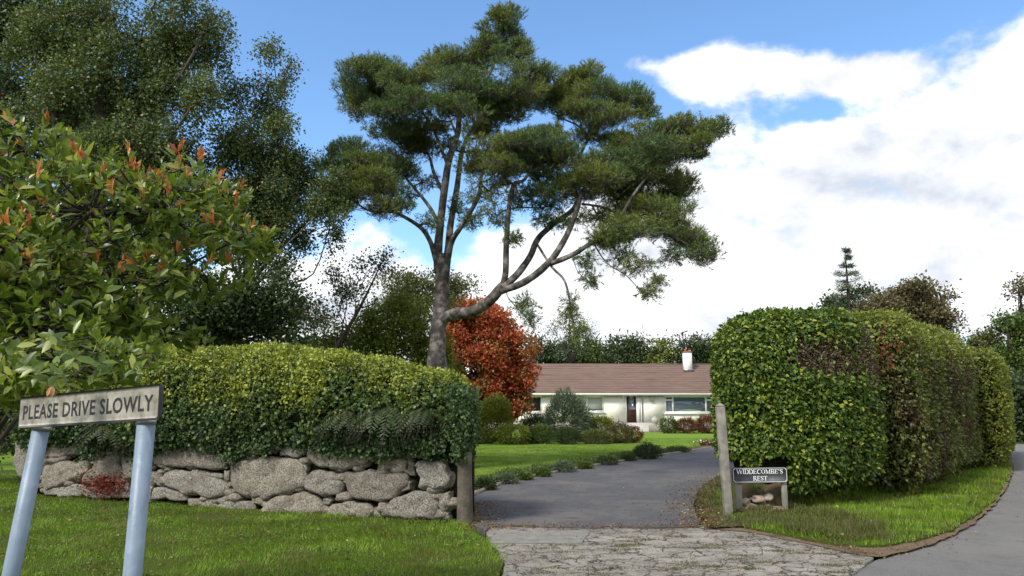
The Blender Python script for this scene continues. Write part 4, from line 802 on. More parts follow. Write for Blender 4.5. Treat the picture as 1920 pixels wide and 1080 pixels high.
# roof in stepped tile courses
rz = P(960, 684, HY+D/2)[2]; oh = .35; y0_, y1_ = HY-oh, HY+D/2; nc = 13; rg = Geo(); x0, x1 = xl-.4, xr+.4
zr0 = ev+.06
for k in range(nc):
    a, b_ = k/nc, (k+1)/nc; ya, yb = y0_+(y1_-y0_)*a, y0_+(y1_-y0_)*b_; za, zb = zr0+(rz-zr0)*a+.075, zr0+(rz-zr0)*b_
    rg.add([(x0, ya, za), (x1, ya, za), (x1, yb, zb), (x0, yb, zb), (x0, ya, za-.075), (x1, ya, za-.075)], [[0, 1, 2, 3], [4, 5, 1, 0]])
y2_ = HY+D+oh; rg.add([(x0, y1_, rz), (x1, y1_, rz), (x1, y2_, zr0), (x0, y2_, zr0)], [[0, 1, 2, 3]])
for xx in (x0, x1): rg.add([(xx, y0_, zr0), (xx, y1_, rz-.0), (xx, y2_, zr0)], [[0, 1, 2]])
rg.add([(x0, y0_, zr0-.01), (x1, y0_, zr0-.01), (x1, y2_, zr0-.01), (x0, y2_, zr0-.01)], [[0, 1, 2, 3]])
roof = obj('roof', rg, M['roof'], H)
g_ = Geo(); g_.tube([(x0, y1_, rz-.02), (x1, y1_, rz-.02)], [.11], 10, 1); obj('ridge_tiles', g_, M['roof'], roof, True)
g_ = Geo(); g_.box(((x0+x1)/2, y0_-.012, zr0-.065), (x1-x0, .03, .13)); obj('fascia', g_, M['white'], H)
g_ = Geo(); g_.tube([(x0, y0_-.08, zr0-.03), (x1, y0_-.08, zr0-.03)], [.05], 8, 1); obj('gutter', g_, M['white'], H, True)
g_ = Geo(); dx = hx(1204); g_.tube([(dx, y0_-.06, zr0-.08), (dx, HY-.07, zr0-.3), (dx, HY-.07, fl)], [.035], 8, 1); obj('downpipe', g_, M['metal'], H, True)
# chimney
cyy = y1_-.9; cx = P(1288.5, 675, cyy)[0]; zb = zr0+(rz-zr0)*((cyy-y0_)/(y1_-y0_)); zt = P(1288, 661, cyy)[2]; w_ = .62
g_ = Geo(); g_.box((cx, cyy, (zb-.5+zt)/2), (w_, w_, zt-zb+.5)); ch = obj('chimney', g_, M['white'], roof)
g_ = Geo(); g_.box((cx, cyy, zt+.03), (w_+.08, w_+.08, .07)); obj('chimney_cap', g_, M['terracotta'], H)
g_ = Geo(); g_.tube([(cx-.12, cyy, zt+.06), (cx-.12, cyy, zt+.27)], [.10, .08], 12, 1); g_.tube([(cx+.16, cyy, zt+.06), (cx+.16, cyy, zt+.2)], [.09, .07], 12, 1); obj('chimney_pots', g_, M['terracotta'], H, True)
g_ = Geo(); g_.box((cx, cyy-.36, zb-.02), (w_+.2, .16, .12)); obj('flashing', g_, M['metal'], H)
g_ = Geo(); ax_ = cx-.27; zt2 = P(1284, 622, cyy)[2]; g_.tube([(ax_, cyy, zt-.3), (ax_, cyy, zt2)], [.045], 6, 1); g_.tube([(ax_-.15, cyy-.1, zt2-.12), (ax_+.4, cyy+.1, zt2+.08)], [.04], 6, 1)
for k in range(7): g_.box((ax_-.1+k*.075, cyy-.06+k*.03, zt2-.10+k*.028), (.04, .5, .05))
an = thing('television_aerial', 'thin television aerial on a pole above the white chimney', 'aerial', (ax_, cyy, zt)); obj('aerial', g_, M['black'], an)
# windows
def window(a, b_, z0_, z1_, mull, blind=None, trans=()):
    y = HY+.07; f = Geo(); fw = .13
    f.box(((a+b_)/2, y, z1_-fw/2), (b_-a, .08, fw)); f.box(((a+b_)/2, y, z0_+fw/2), (b_-a, .08, fw))
    for xx in [a+fw/2, b_-fw/2]+list(mull): f.box((xx, y, (z0_+z1_)/2), (fw, .076, z1_-z0_-2*fw))
    for (xa, xb, zt_) in trans: f.box(((xa+xb)/2, y, zt_), (xb-xa, .07, fw*.8))
    w = obj('window', f, M['white'], H); g_ = Geo(); g_.box(((a+b_)/2, y+.01, (z0_+z1_)/2), (b_-a-.1, .012, z1_-z0_-.1)); obj('pane', g_, M['glass' if blind is None else 'blind'] if blind != 'dark' else M['dark_room'], w)
    g_ = Geo(); g_.box(((a+b_)/2, HY-.05, z0_-.03), (b_-a+.12, .14, .06)); obj('sill', g_, M['white'], w); return w
window(*ops[0], [hx(987)], 'dark')
w = window(*ops[1], [hx(1101)], 'net'); g_ = Geo(); g_.box(((ops[1][0]+ops[1][1])/2, HY+.062, ops[1][2]+.12), (ops[1][1]-ops[1][0]-.16, .01, .14)); obj('lower_pane', g_, M['dark_room'], w)
w = window(*ops[3], [hx(1262), hx(1324)], None, [(hx(1247), hx(1261), zz(750)), (hx(1325), hx(1338), zz(750))])
g_ = Geo(); 
q = [(hx(1268)+(hx(1316)-hx(1268))*s, zz(773)+.25*math.sin(math.pi*s)**.5) for s in np.linspace(0, 1, 12)]; q = [(hx(1268), zz(774))]+q+[(hx(1316), zz(774))]
fr3 = lambda V: V; flatpoly(g_, q[1:-1], HY+.060, HY+.066, fr3); obj('net_curtain', g_, M['blind'], w)
window(*ops[4], [hx(1388)])
# door
a, b_, z0_, z1_ = ops[2]; f = Geo(); y = HY+.08
f.box((a+.04, y, (z0_+z1_)/2), (.08, .09, z1_-z0_)); f.box((b_-.03, y, (z0_+z1_)/2), (.06, .09, z1_-z0_)); f.box(((a+b_)/2, y, z1_-.03), (b_-a-.14, .088, .06)); obj('door_frame', f, M['white'], H)
g_ = Geo(); g_.box(((a+b_)/2+.01, y+.01, (z0_+z1_-.06)/2), (b_-a-.14, .05, z1_-z0_-.06)); dr = obj('door', g_, M['door'], H)
g_ = Geo(); cxd = (a+b_)/2+.01; wv_ = .19; zb_ = zz(768); zt_ = zz(748.5); arch = [(cxd+wv_, zb_)]+[(cxd+wv_*math.cos(t), zt_+wv_*math.sin(t)) for t in np.linspace(0, math.pi, 12)]+[(cxd-wv_, zb_)]
flatpoly(g_, arch, y-.025, y-.018, fr3); obj('door_glass', g_, M['glass'], dr)
g_ = Geo(); g_.box((b_-.18, y-.035, fl+.95), (.04, .05, .16)); obj('handle', g_, M['metal'], dr)
g_ = Geo(); g_.box((hx(1198), HY-.02, (fl+ytop)/2), (.16, .05, ytop-fl)); obj('door_trim', g_, M['white'], H)
g_ = Geo(); g_.box((hx(1223), HY-.08, zz(748)), (.28, .16, .34)); obj('wall_box', g_, M['blind'], H)
g_ = Geo(); g_.box((hx(1168.5), HY-.07, zz(743)), (.1, .14, .2)); obj('porch_light', g_, M['white'], H)
# steps, terrace wall and pots
st = thing('garden_steps', 'pale stone steps and low terrace wall leading up to the brown front door', 'steps', (hx(1200), HY-3, 0))
for k in range(4):
    g_ = Geo(); d_ = .45; g_.box((hx(1202)+k*.12, HY-.75-(k+.5)*d_, (fl-.08-(k)*(fl/4.6))/2-.02), (2.6+k*.1, d_+.02, fl-.08-(k)*(fl/4.6)+.04)); obj('step', g_, M['plinth'], st)
g_ = Geo(); g_.box((hx(1190), HY-.38, (fl-.07)/2-.02), (3.8, .74, fl-.07+.04)); obj('landing', g_, M['plinth'], st)
g_ = Geo(); zw = P(0, 798, HY-3.4)[2]; g_.box((hx(1222), HY-3.4, zw/2-.03), (1.7, .3, zw+.06)); obj('terrace_wall', g_, M['conc_post'], st)
def pot(px, Yp, zb, s, lab):
    c = P(px, 780, Yp); t_ = thing('garden_urn', lab, 'urn', (c[0], Yp, zb)); g_ = Geo(); pr = [(.12, 0), (.1, .05), (.2, .18), (.27, .36), (.26, .5), (.16, .6), (.2, .66)]
    g_.tube([(c[0], Yp, zb+z*s) for r_, z in pr], [r_*s for r_, z in pr], 16, 1); obj('urn', g_, M['plinth'], t_, True)
pot(1228, HY-3.4, zw, .95, 'round stone urn on the low terrace wall right of the front door')

# ------------------------------------------------------------------ shrubs and trees
def shrub(name, label, px, pybot, rx, pytop, lm, L=.07, dens=900, group=None, Y=None, ratio=.5, spiky=0, cat='shrub', brk=.25):
    if Y is None: Y = F*CH/(pybot-767.)
    c0 = P(px, pybot, Y); c0[2] = 0; s = Y/F; w = rx*s; h_ = P(px, pytop, Y)[2]; t_ = thing(name, label, cat, (c0[0], Y, 0), group)
    g_ = Geo(); c = np.array([c0[0], Y, h_*.48]); r = np.array([w, max(w*.8, .2), h_*.54]); p, o = ellip(c, r*.95, int(dens*max(w*h_, .08)*4), .6, brk, 2., seed=int(px)); k = p[:, 2] > .02; p, o = p[k], o[k]
    idx = np.repeat(np.arange(len(p)), 3); q = p[idx]+rng.normal(size=(len(idx), 3))*L*.6; q[:, 2] = np.maximum(q[:, 2], .02)
    d = o[idx]+rdir(len(idx))*.7; d[:, 2] += .3
    if spiky: blades(g_, q, o[idx]*.8+rdir(len(idx))*.45+np.array([0, 0, .35]), L*2.2*(.5+rng.random(len(idx))), L*.3)
    else: l = L*(.6+.8*rng.random(len(idx))); leaves(g_, q, d, rdir(len(idx))+np.array([0, 0, .8]), l, l*ratio)
    sg_ = Geo()
    for i in range(12):
        q = p[rng.integers(len(p))]; limb(sg_, (c0[0]+rng.normal()*.03, Y+rng.normal()*.03, 0), q, .02*w+.006, .004, -.05, 5)
    obj('stems', sg_, M['bark_dark'], t_); obj('foliage', g_, LM[lm], t_); return t_
GB = 'shrubs in the bed across the lawn'
for a in [
 ('round_shrub', 'light green rounded shrub standing tallest at the left of the lawn bed', 927, 829, 37, 742, 'yellow_green', .09, 420, GB, 37),
 ('low_shrub', 'low olive mound at the far left of the lawn bed by the gateway ivy', 906, 831, 24, 803, 'yellow_green', .07, 700, GB),
 ('low_shrub', 'olive green mound below the light green rounded shrub', 963, 832, 36, 795, 'yellow_green', .07, 600, GB),
 ('low_shrub', 'dull green mound between the olive mound and the feathery shrub', 1010, 831, 28, 796, 'mid_green', .07, 600, GB),
 ('low_shrub', 'dark shrub behind the low mounds beside the left house window', 1005, 828, 32, 780, 'dark_green', .08, 500, GB, 39),
 ('feathery_shrub', 'tall grey green feathery shrub in front of the house wall', 1063, 831, 40, 737, 'grey_green', .10, 300, GB, 37),
 ('low_shrub', 'dark low mound at the foot of the feathery shrub', 1065, 832, 24, 800, 'dark_green', .07, 600, GB),
 ('low_shrub', 'dark rounded shrub behind and right of the feathery shrub', 1098, 829, 24, 784, 'dark_green', .08, 500, GB, 39),
 ('low_shrub', 'yellow green shrub in the right half of the lawn bed', 1128, 829, 30, 780, 'yellow_green', .08, 500, GB, 38),
 ('low_shrub', 'wide olive brown mound along the front of the lawn bed', 1118, 831, 34, 805, 'olive', .07, 600, GB),
 ('low_shrub', 'brownish shrub near the right end of the lawn bed', 1162, 830, 26, 792, 'brown_tree', .07, 600, GB),
 ('low_shrub', 'pinkish brown low shrub at the rightmost end of the lawn bed', 1188, 829, 18, 800, 'russet', .06, 600, GB, 36.5),
 ('dark_shrub', 'dark green shrub beside the terrace steps', 1254, 812, 17, 783, 'mid_green', .10, 260, None, 50),
 ('russet_shrub', 'red brown shrub left of the picture window foot', 1287, 812, 20, 785, 'russet', .10, 260, 'red brown shrubs under the picture window', 50),
 ('russet_shrub', 'red brown shrub under the right side of the picture window beside the gate post', 1328, 812, 24, 781, 'russet', .10, 260, 'red brown shrubs under the picture window', 50),
 ('russet_shrub', 'red brown shrub mostly hidden behind the tall gate post', 1362, 812, 22, 785, 'russet', .10, 220, 'red brown shrubs under the picture window', 50),
]:
    shrub(*a[:10], Y=a[10] if len(a) > 10 else None, spiky=('russet' in a[0]) or (a[0] == 'feathery_shrub'))
GD = 'low plants edging the driveway'
dd_ = [(1215, 862, 27, 832, 'dark_green', 'rounded dark green shrub, largest of the plants edging the driveway'), (1140, 873, 20, 856, 'dark_green', 'low dark plant left of the rounded shrub on the driveway edge'), (1180, 866, 14, 853, 'dark_green', 'small dark plant just left of the rounded driveway shrub'),
       (1272, 850, 24, 838, 'dark_green', 'flat spreading plant right of the rounded driveway shrub'), (1058, 886, 24, 866, 'grey_green', 'sprawling grey green plant midway along the driveway edge'), (1098, 880, 14, 869, 'mid_green', 'small green plant on the driveway edge between two dark ones'),
       (1020, 894, 14, 879, 'mid_green', 'low green plant near the start of the driveway edging'), (950, 907, 22, 890, 'grey_green', 'low grey plant nearest the left gate post on the driveway edge'), (985, 900, 14, 888, 'mid_green', 'small green tuft beside the grey plant on the driveway edge'), (912, 918, 18, 898, 'fern', 'dark green tuft on the driveway edge beside the left gate post'), (1330, 838, 18, 826, 'russet', 'russet low plant at the far end of the driveway edge by the gate post')]
g_ = Geo(); bb_ = drive_l[KI:KI+50]; n = 16000; i_ = rng.random(n)*(len(bb_)-1); q = bb_[i_.astype(int)]+(bb_[np.minimum(i_.astype(int)+1, len(bb_)-1)]-bb_[i_.astype(int)])*(i_%1)[:, None]+np.array([-.7, .42])*(.35+rng.random(n)*.6)[:, None]
h_ = np.clip(vnoise(np.column_stack([q*1.6, q[:, 0]*0]), 44)*.5+.45, 0, 1); q3 = np.column_stack([q, .04+rng.random(n)*h_*.26]); k = h_ > .2; q3 = q3[k]; n = len(q3); leaves(g_, q3, rdir(n)+np.array([0, 0, .5]), rdir(n)+np.array([0, -.5, .8]), .045*(.6+.8*rng.random(n)), .025)
o = obj('ground_cover', g_, LM['mid_green'], kind='stuff'); o['label'] = 'low ground cover in the planted strip behind the driveway kerb'
for (px, pb, rx, pt, lm, lab) in dd_: shrub('edging_plant', lab, px-2, pb-4, rx, pt, lm, .045, 1500, GD)
t_ = thing('white_flowers', 'small white flowers by the far end of the driveway edge', 'flowers', tuple(G(1318, 838))); g_ = Geo(); q = G(1316, 838)+rng.normal(size=(60, 3))*np.array([.2, .12, .02]); q = q[:22]; q[:, 2] = .18+rng.random(22)*.12; leaves(g_, q, rdir(22), rdir(22)+np.array([0, -1, .5]), .05, .045)
obj('petals', g_, M['white'], t_)
g_ = Geo()
for a in q[::2]: g_.tube([(a[0], a[1], .03), tuple(a)], [.006, .004], 4, 1)
obj('stems', g_, M['bark_dark'], t_)

# ---- the Scots pine
PY = 20.
zp = lambda X, Y, dy=0: P(580+X/1.543, Y/1.543, PY+dy)
pine = thing('pine_tree', 'large spreading pine with bare rising limbs and flat needle clumps behind the ivy hedge', 'tree', (zp(370, 1020)[0], PY, 0))
tk = Geo(); b0 = zp(368, 1100); b0[2] = 0
tk.tube([b0, zp(368, 1080), zp(372, 980), zp(382, 880), zp(385, 790), zp(385, 735)], [.46, .28, .22, .19, .20, .17], 16, 5, .12)
obj('trunk', tk, M['bark'], pine, True)
limbs = [
 ([(372, 790, 0), (372, 720, 0), (380, 640, -.2), (392, 540, -.4), (405, 460, -.5), (428, 390, -.5), (440, 320, -.3), (500, 250, 0), (540, 170, .2), (562, 80, .3)], [.19, .17, .15, .13, .11, .07, .03]),
 ([(395, 790, 0), (402, 720, .2), (410, 640, .4), (428, 540, .6), (442, 440, .7), (480, 360, .8), (560, 290, .6)], [.17, .15, .12, .09, .05]),
 ([(398, 770, 0), (412, 700, -.4), (450, 640, -.8), (490, 565, -1.1), (500, 500, -1.3), (540, 450, -1.5)], [.13, .10, .08, .04]),
 ([(368, 760, 0), (350, 700, -.2), (318, 655, -.4), (240, 612, -.8), (180, 612, -1.1), (110, 570, -1.3)], [.12, .09, .06, .02]),
 ([(376, 650, -.1), (345, 595, .1), (300, 540, .4), (250, 480, .8), (205, 440, 1.)], [.09, .07, .05, .02]),
 ([(388, 560, -.3), (360, 500, .1), (340, 440, .5), (270, 370, .8), (180, 310, 1), (110, 275, 1.1)], [.08, .06, .05, .02]),
 ([(400, 480, -.4), (370, 400, -.8), (330, 330, -1.3), (270, 270, -1.6)], [.07, .05, .02]),
 ([(430, 400, 0), (400, 320, .6), (390, 220, 1.), (395, 150, 1)], [.06, .04, .02]),
 ([(378, 925, 0), (420, 908, -.3), (470, 902, -.6), (520, 872, -1.), (562, 825, -1.3)], [.25, .23, .21, .19]),
 ([(555, 838, -1.25), (568, 790, -1.3), (570, 700, -1.4), (578, 600, -1.6), (592, 535, -1.7), (622, 520, -1.9), (650, 470, -2)], [.13, .11, .10, .08, .03]),
 ([(552, 838, -1.3), (600, 795, -1.2), (640, 740, -1.), (662, 690, -.8), (710, 645, -.6), (770, 595, -.4), (768, 520, -.1), (792, 430, .2), (835, 365, .4), (860, 300, .5)], [.15, .13, .12, .11, .08, .06, .02]),
 ([(556, 842, -1.3), (610, 822, -1.6), (660, 790, -1.8), (705, 745, -1.9), (745, 680, -1.9), (775, 605, -1.9), (800, 540, -1.8), (900, 440, -1.3), (1000, 420, -1)], [.14, .13, .12, .10, .07, .02]),
 ([(700, 762, -1.9), (760, 738, -2.0), (820, 700, -2.2), (885, 658, -2.4), (980, 655, -2.4), (1080, 700, -2.2), (1150, 745, -2)], [.10, .09, .06, .02]),
 ([(885, 658, -2.4), (940, 560, -2), (1010, 480, -1.4), (1100, 420, -1), (1200, 380, -.6)], [.06, .05, .03, .012]),
 ([(790, 590, -1.8), (850, 600, -1.2), (930, 630, -.6), (1020, 600, 0), (1090, 560, .4)], [.05, .04, .015]),
 ([(655, 700, -.8), (700, 770, -1.8), (738, 812, -2.3), (755, 880, -2.5), (768, 960, -2.6), (784, 1010, -2.7)], [.05, .045, .035, .015]),
 ([(560, 610, -1.5), (610, 600, -1.2), (680, 600, -1), (740, 570, -1)], [.04, .03, .01]),
 ([(490, 565, -1.1), (540, 590, -1.4), (560, 660, -1.7)], [.03, .01]),
 ([(570, 840, -1.3), (575, 860, -1.6), (600, 890, -1.9), (640, 930, -2.1)], [.03, .01]),
 ([(820, 700, -2.2), (860, 760, -2.4), (920, 800, -2.5), (980, 870, -2.6)], [.035, .01]),
 ([(760, 740, -2.), (780, 790, -2.1), (830, 830, -2.2)], [.02, .008])]
allpts = []
for pts, rad in limbs:
    g_ = Geo(); q = [zp(*p_) for p_ in pts]; g_.tube(q, [x_*.66 for x_ in rad], 12 if rad[0] > .1 else 8, 6, .1); obj('limb', g_, M['bark'], pine, True)
    for a, b_, ra in zip(q[:-1], q[1:], np.interp(np.linspace(0, 1, len(q)-1), np.linspace(0, 1, len(rad)), rad)):
        for s in (0, .5): allpts.append((*(a+(b_-a)*s), ra))
allpts = np.array(allpts)
pc = [(570,65,48,42,.3),(548,125,80,55,.2),(600,160,60,40,-.2),(385,185,55,48,1),(440,200,70,45,.3),(490,180,60,50,.6),
 (215,230,95,55,.6),(120,262,58,48,1),(165,215,75,42,-.2),(140,310,60,35,.2),(290,240,85,50,-1),(300,300,80,40,-1.4),(240,345,80,35,-.8),(205,290,80,40,1.4),
 (430,255,95,55,-1.2),(560,250,120,48,-1.2),(655,235,75,42,-.6),(440,325,80,38,-1.6),(540,320,100,35,0),(620,290,80,35,.8),(330,370,70,30,.2),(230,395,60,28,.2),(510,385,60,25,.8),(300,415,50,22,.8),
 (150,490,85,45,-.8),(80,525,55,35,-1.4),(215,455,65,35,.6),(205,545,90,38,-.9),(120,570,60,32,-1.2),(270,500,50,30,.3),(60,470,45,30,-.4),(230,610,60,25,-1.),
 (790,250,75,42,.8),(850,290,95,40,.2),(920,280,70,36,.8),(770,330,60,35,-.4),(860,340,85,33,-.6),(960,320,45,40,.6),(740,290,45,40,1.2),(800,215,50,25,.8),
 (640,430,105,45,-2.2),(550,435,85,38,-1.8),(725,455,70,35,-2),(540,485,75,26,-2.2),(650,480,80,26,-1.2),(690,395,55,30,-1),(470,480,50,28,-1.2),
 (990,410,105,42,-1),(1090,385,90,35,-1),(1180,378,55,22,-.7),(950,450,90,38,-.4),(1040,440,90,30,-1.6),(900,420,60,35,.4),
 (850,530,130,36,-1.6),(745,560,80,28,-1.8),(970,530,105,38,-1),(1065,545,62,38,.2),(890,570,90,25,-.5),(1000,490,70,25,.5),(830,475,70,25,-.6),
 (1000,625,95,38,-1.6),(1070,670,75,36,-2),(1140,735,45,30,-2),(940,670,80,34,-2.4),(880,700,50,30,-2.4),(1110,700,50,30,-1),(1030,590,70,30,.3)]
pc += [(330,440,60,25,.9),(120,440,55,25,-.4),(500,300,80,40,-.6),(700,300,60,30,.2),(610,440,60,28,.6),(800,390,60,25,-.2),(900,480,80,30,-1.2),(930,600,80,25,-.6),(1120,430,60,28,-1.8),(700,520,60,20,-1.6),(340,210,50,30,.4)]
sparse = [(620,580,55,25,-1.4),(700,640,45,22,-1),(830,620,60,22,-1.4),(900,640,60,22,-2),(760,640,40,20,-1.6),(560,500,50,25,-1),(330,520,40,22,.3),(400,420,40,22,.4),(860,690,50,20,-2.2),(800,760,25,45,-2.1),(820,815,15,20,-2.2),(950,770,50,28,-2.5),(985,850,25,20,-2.6),(900,745,40,25,-2.2),(620,880,30,25,-2.),(640,925,18,20,-2.1),(755,900,25,40,-2.5),(780,970,20,30,-2.6),(490,560,55,45,-1.2),(540,620,35,35,-1.5),(470,640,30,30,-.6),(700,600,50,25,-1),(590,690,22,18,-1.6),
 (1060,740,50,25,-2),(90,600,35,30,-1.3),(350,640,30,25,-.5),(280,560,40,25,.2),(1010,810,20,12,-2.5),(860,640,50,20,-1.4),(640,560,60,25,-1),(420,600,25,25,.5),(560,530,40,15,-.5)]
ng = Geo(); bg_ = Geo()
for kind, cl in ((1., pc), (.6, sparse)):
    for ci, (X_, Yy, rx, ry, dy) in enumerate(cl):
        c = zp(X_, Yy, dy); s = (PY+dy)/F/1.543; r = np.array([rx*s, max(.45, rx*s*.85), ry*s]); r = r*np.array([1.16, 1.16, 1.22]); n = int(kind*430*(r[0]*r[1]*r[2])**(2/3)*(6.2 if kind == 1 else 4.))+12
        P_, O_ = [], []
        for c1, r1 in submass(c, r*1.06, 13, .42): p, o = ellip(c1, r1*np.array([1, 1, .8]), n//14+2, .25, .42, 3., seed=ci); P_.append(p); O_.append(o)
        p, o = np.concatenate(P_), np.concatenate(O_)
        sel = rng.random(len(p)) < np.clip(.75+.45*(p[:, 2]-c[2])/r[2], .25, 1); p, o = p[sel], o[sel]
        per = 13; idx = np.repeat(np.arange(len(p)), per); ax = unit(o*.8+rng.normal(size=p.shape)*.3+np.array([0, 0, .7 if kind == 1 else -.1]))
        sp2 = p[idx]+ax[idx]*(rng.random(len(idx))*.16)[:, None]; blades(ng, sp2, ax[idx]*.9+rdir(len(idx))*.85, .065+.05*rng.random(len(idx)), .015)
        blades(bg_, p, -ax+rdir(len(p))*.3, .22, .012)
        low = allpts[(allpts[:, 2] < c[2]+.25)]; w = np.linalg.norm(low[:, :3]-c, axis=1); a = low[np.argmin(w)]
        limb(bg_, a[:3], c, min(.04, a[3]*.6), .014, .08, 6)
        for q in p[rng.integers(0, len(p), 14 if kind == 1 else 6)]: limb(bg_, c+(a[:3]-c)*.25*rng.random(), q, .014, .004, .05, 5)
obj('twigs', bg_, M['bark'], pine, True); obj('needles', ng, LM['pine'], pine)

# ---- photinia beside the viewer
ph = thing('photinia_shrub', 'big leafy shrub with orange red young shoots leaning over the road sign', 'shrub', (-5.0, 5.4, 0))
gg_ = Geo(); gr = Geo(); stm = Geo()
pcs = [((40, 400, 5.0), (190, 175)), ((170, 400, 4.9), (190, 130)), ((310, 400, 5.1), (140, 110)), ((430, 430, 5.3), (75, 62)), ((80, 520, 4.7), (200, 120)), ((240, 520, 5.0), (170, 90)), ((360, 510, 5.2), (110, 60)), ((-60, 330, 5.4), (150, 140)), ((60, 280, 5.2), (110, 70)), ((60, 620, 4.4), (150, 80)), ((-80, 520, 4.2), (150, 150)), ((220, 590, 5.0), (130, 40)), ((350, 330, 5.2), (70, 45)), ((460, 440, 5.2), (45, 50)), ((200, 330, 5.1), (110, 60)), ((30, 480, 4.4), (120, 110)), ((150, 600, 4.6), (110, 55)), ((410, 350, 5.3), (60, 35)), ((60, 655, 4.3), (170, 50)), ((190, 650, 4.6), (130, 38)), ((-60, 700, 4.2), (110, 90)), ((20, 720, 4.6), (70, 40)), ((300, 620, 5.2), (90, 30)), ((120, 700, 3.9), (110, 35)), ((20, 690, 3.8), (100, 60)), ((230, 665, 4.2), (90, 30)), ((-40, 600, 5.6), (150, 120))]
for ci, ((cx_, cy_, cY), (rx, ry)) in enumerate(pcs):
    c = P(cx_, cy_, cY); s = cY/F; r = np.array([rx*s, .55, ry*s])*.93
    n = int(215*(r[0]*r[1]*r[2])**(2/3)*1.9); p, o = ellip(c, r, n, .55, .15, 2, seed=ci+60)
    stem0 = np.array([-5.0+rng.normal()*.15, 5.4+rng.normal()*.15, 0]); kn = np.array([-4.3+rng.normal()*.5, 5.3+rng.normal()*.35, 1.5+rng.random()*.6]); limb(stm, stem0, kn, .024, .018, 0, 6, .03); limb(stm, kn, c, .018, .007, -.03, 6, .05)
    for q in p[::3]: limb(stm, c+(q-c)*.15, q, .009, .004, .03, 4)
    for q, oo in zip(p, o):
        ax = unit(oo*.6+np.array([0, 0, .75])+rng.normal(size=3)*.25); m = rng.integers(6, 10); w = unit(np.cross(ax, [.3, .5, .1])); w2 = np.cross(ax, w)
        th_ = np.arange(m)*2.4+rng.random()*6; e_ = np.linspace(.95, .25, m)+rng.normal(size=m)*.12
        dirs = w*np.cos(th_)[:, None]*e_[:, None]+w2*np.sin(th_)[:, None]*e_[:, None]+ax*np.sqrt(np.clip(1-e_**2, .05, 1))[:, None]
        base = q-ax*(np.linspace(.10, 0, m))[:, None]; l = (.075+.035*rng.random())*(1.1-.35*np.linspace(0, 1, m))*rng.uniform(.6, 1.2, m); dirs = dirs+rng.normal(size=(m, 3))*.22
        nr_ = ax+rng.normal(size=(m, 3))*.25
        outer = ((q-c)/r)[2] > .1
        if outer and rng.random() < .36 and cy_ < 560:
            kx = max(3, m-4); bigleaves(gg_, base[:kx], dirs[:kx], nr_[:kx], l[:kx], l[:kx]*.42); bigleaves(gr, base[kx-1:]+ax*.015, dirs[kx-1:]+ax*.5, nr_[kx-1:], l[kx-1:]*.95, l[kx-1:]*.36)
        else: bigleaves(gg_, base, dirs, nr_, l, l*.44)
# the near sprig hanging over the sign
for (sx_, sy_, sY) in ((105, 680, 3.05), (60, 690, 3.1), (140, 672, 3.2), (95, 712, 3.0), (250, 690, 3.6), (30, 650, 3.3), (190, 680, 3.5), (0, 700, 3.2), (100, 640, 3.4), (200, 650, 3.8)):
    q = P(sx_, sy_, sY); ax = unit(np.array([.2, -.3, .35])+rng.normal(size=3)*.3); m = 8; w = unit(np.cross(ax, [.3, .5, .1])); w2 = np.cross(ax, w); th_ = np.arange(m)*2.4; e_ = np.linspace(.98, .5, m)
    dirs = w*np.cos(th_)[:, None]*e_[:, None]+w2*np.sin(th_)[:, None]*e_[:, None]+ax*.3; l = rng.uniform(.055, .085, m); bigleaves(gg_, q-ax*(np.linspace(.06, 0, m))[:, None], dirs, ax+rng.normal(size=(m, 3))*.2, l, l*.45)
    limb(stm, q+np.array([-.3, .9, .12]), q, .0045, .0025, .0, 5, .02)
q = P(97, 722, 3.0); bigleaves(gr, q+rng.normal(size=(6, 3))*.008, rng.normal(size=(6, 3))*.4+np.array([0, -.2, -1]), rng.normal(size=(6, 3))+np.array([0, -1, 0]), np.full(6, .045), np.full(6, .02))
obj('stems', stm, M['bark_dark'], ph, True); obj('leaves', gg_, LM['photinia'], ph); obj('young_leaves', gr, LM['photinia_red'], ph)

# ---- trees on the left
leafy_tree('dense_tree', 'dense dark tree filling the top left corner behind the birch', 'tree', (-15.5, 21, 0), (-15, 21, 14), .2,
  pix([(60, 120, 190, 160), (-60, 300, 150, 170), (30, 420, 170, 150), (150, 250, 110, 130), (-30, 0, 160, 130), (130, 480, 160, 110), (60, 600, 160, 100), (-120, 550, 130, 120)], 21, 1.5), 'dense', per=14, dens=150, L=.12, sig=.17, brk=.45)
leafy_tree('birch_tree', 'tall birch with drooping leafy twigs left of the pine, its top out of frame', 'tree', (-10.3, 17.5, 0), (-10.2, 17.5, 13.4), .22,
  pix([(150, 40, 100, 90), (280, 30, 110, 100), (360, 60, 70, 80), (300, 170, 110, 110), (200, 150, 100, 110), (380, 170, 40, 60), (270, 300, 120, 90), (350, 280, 75, 80), (180, 280, 90, 90), (400, 370, 70, 70), (300, 400, 120, 70), (60, 60, 70, 70), (400, 20, 35, 40), (100, 180, 70, 70)], 17.5, 1.6), 'birch', per=26, dens=260, L=.066, sig=.09, ratio=.75, strand=.75, bark='bark_birch', brk=.3, droop=.5, twigs=6)
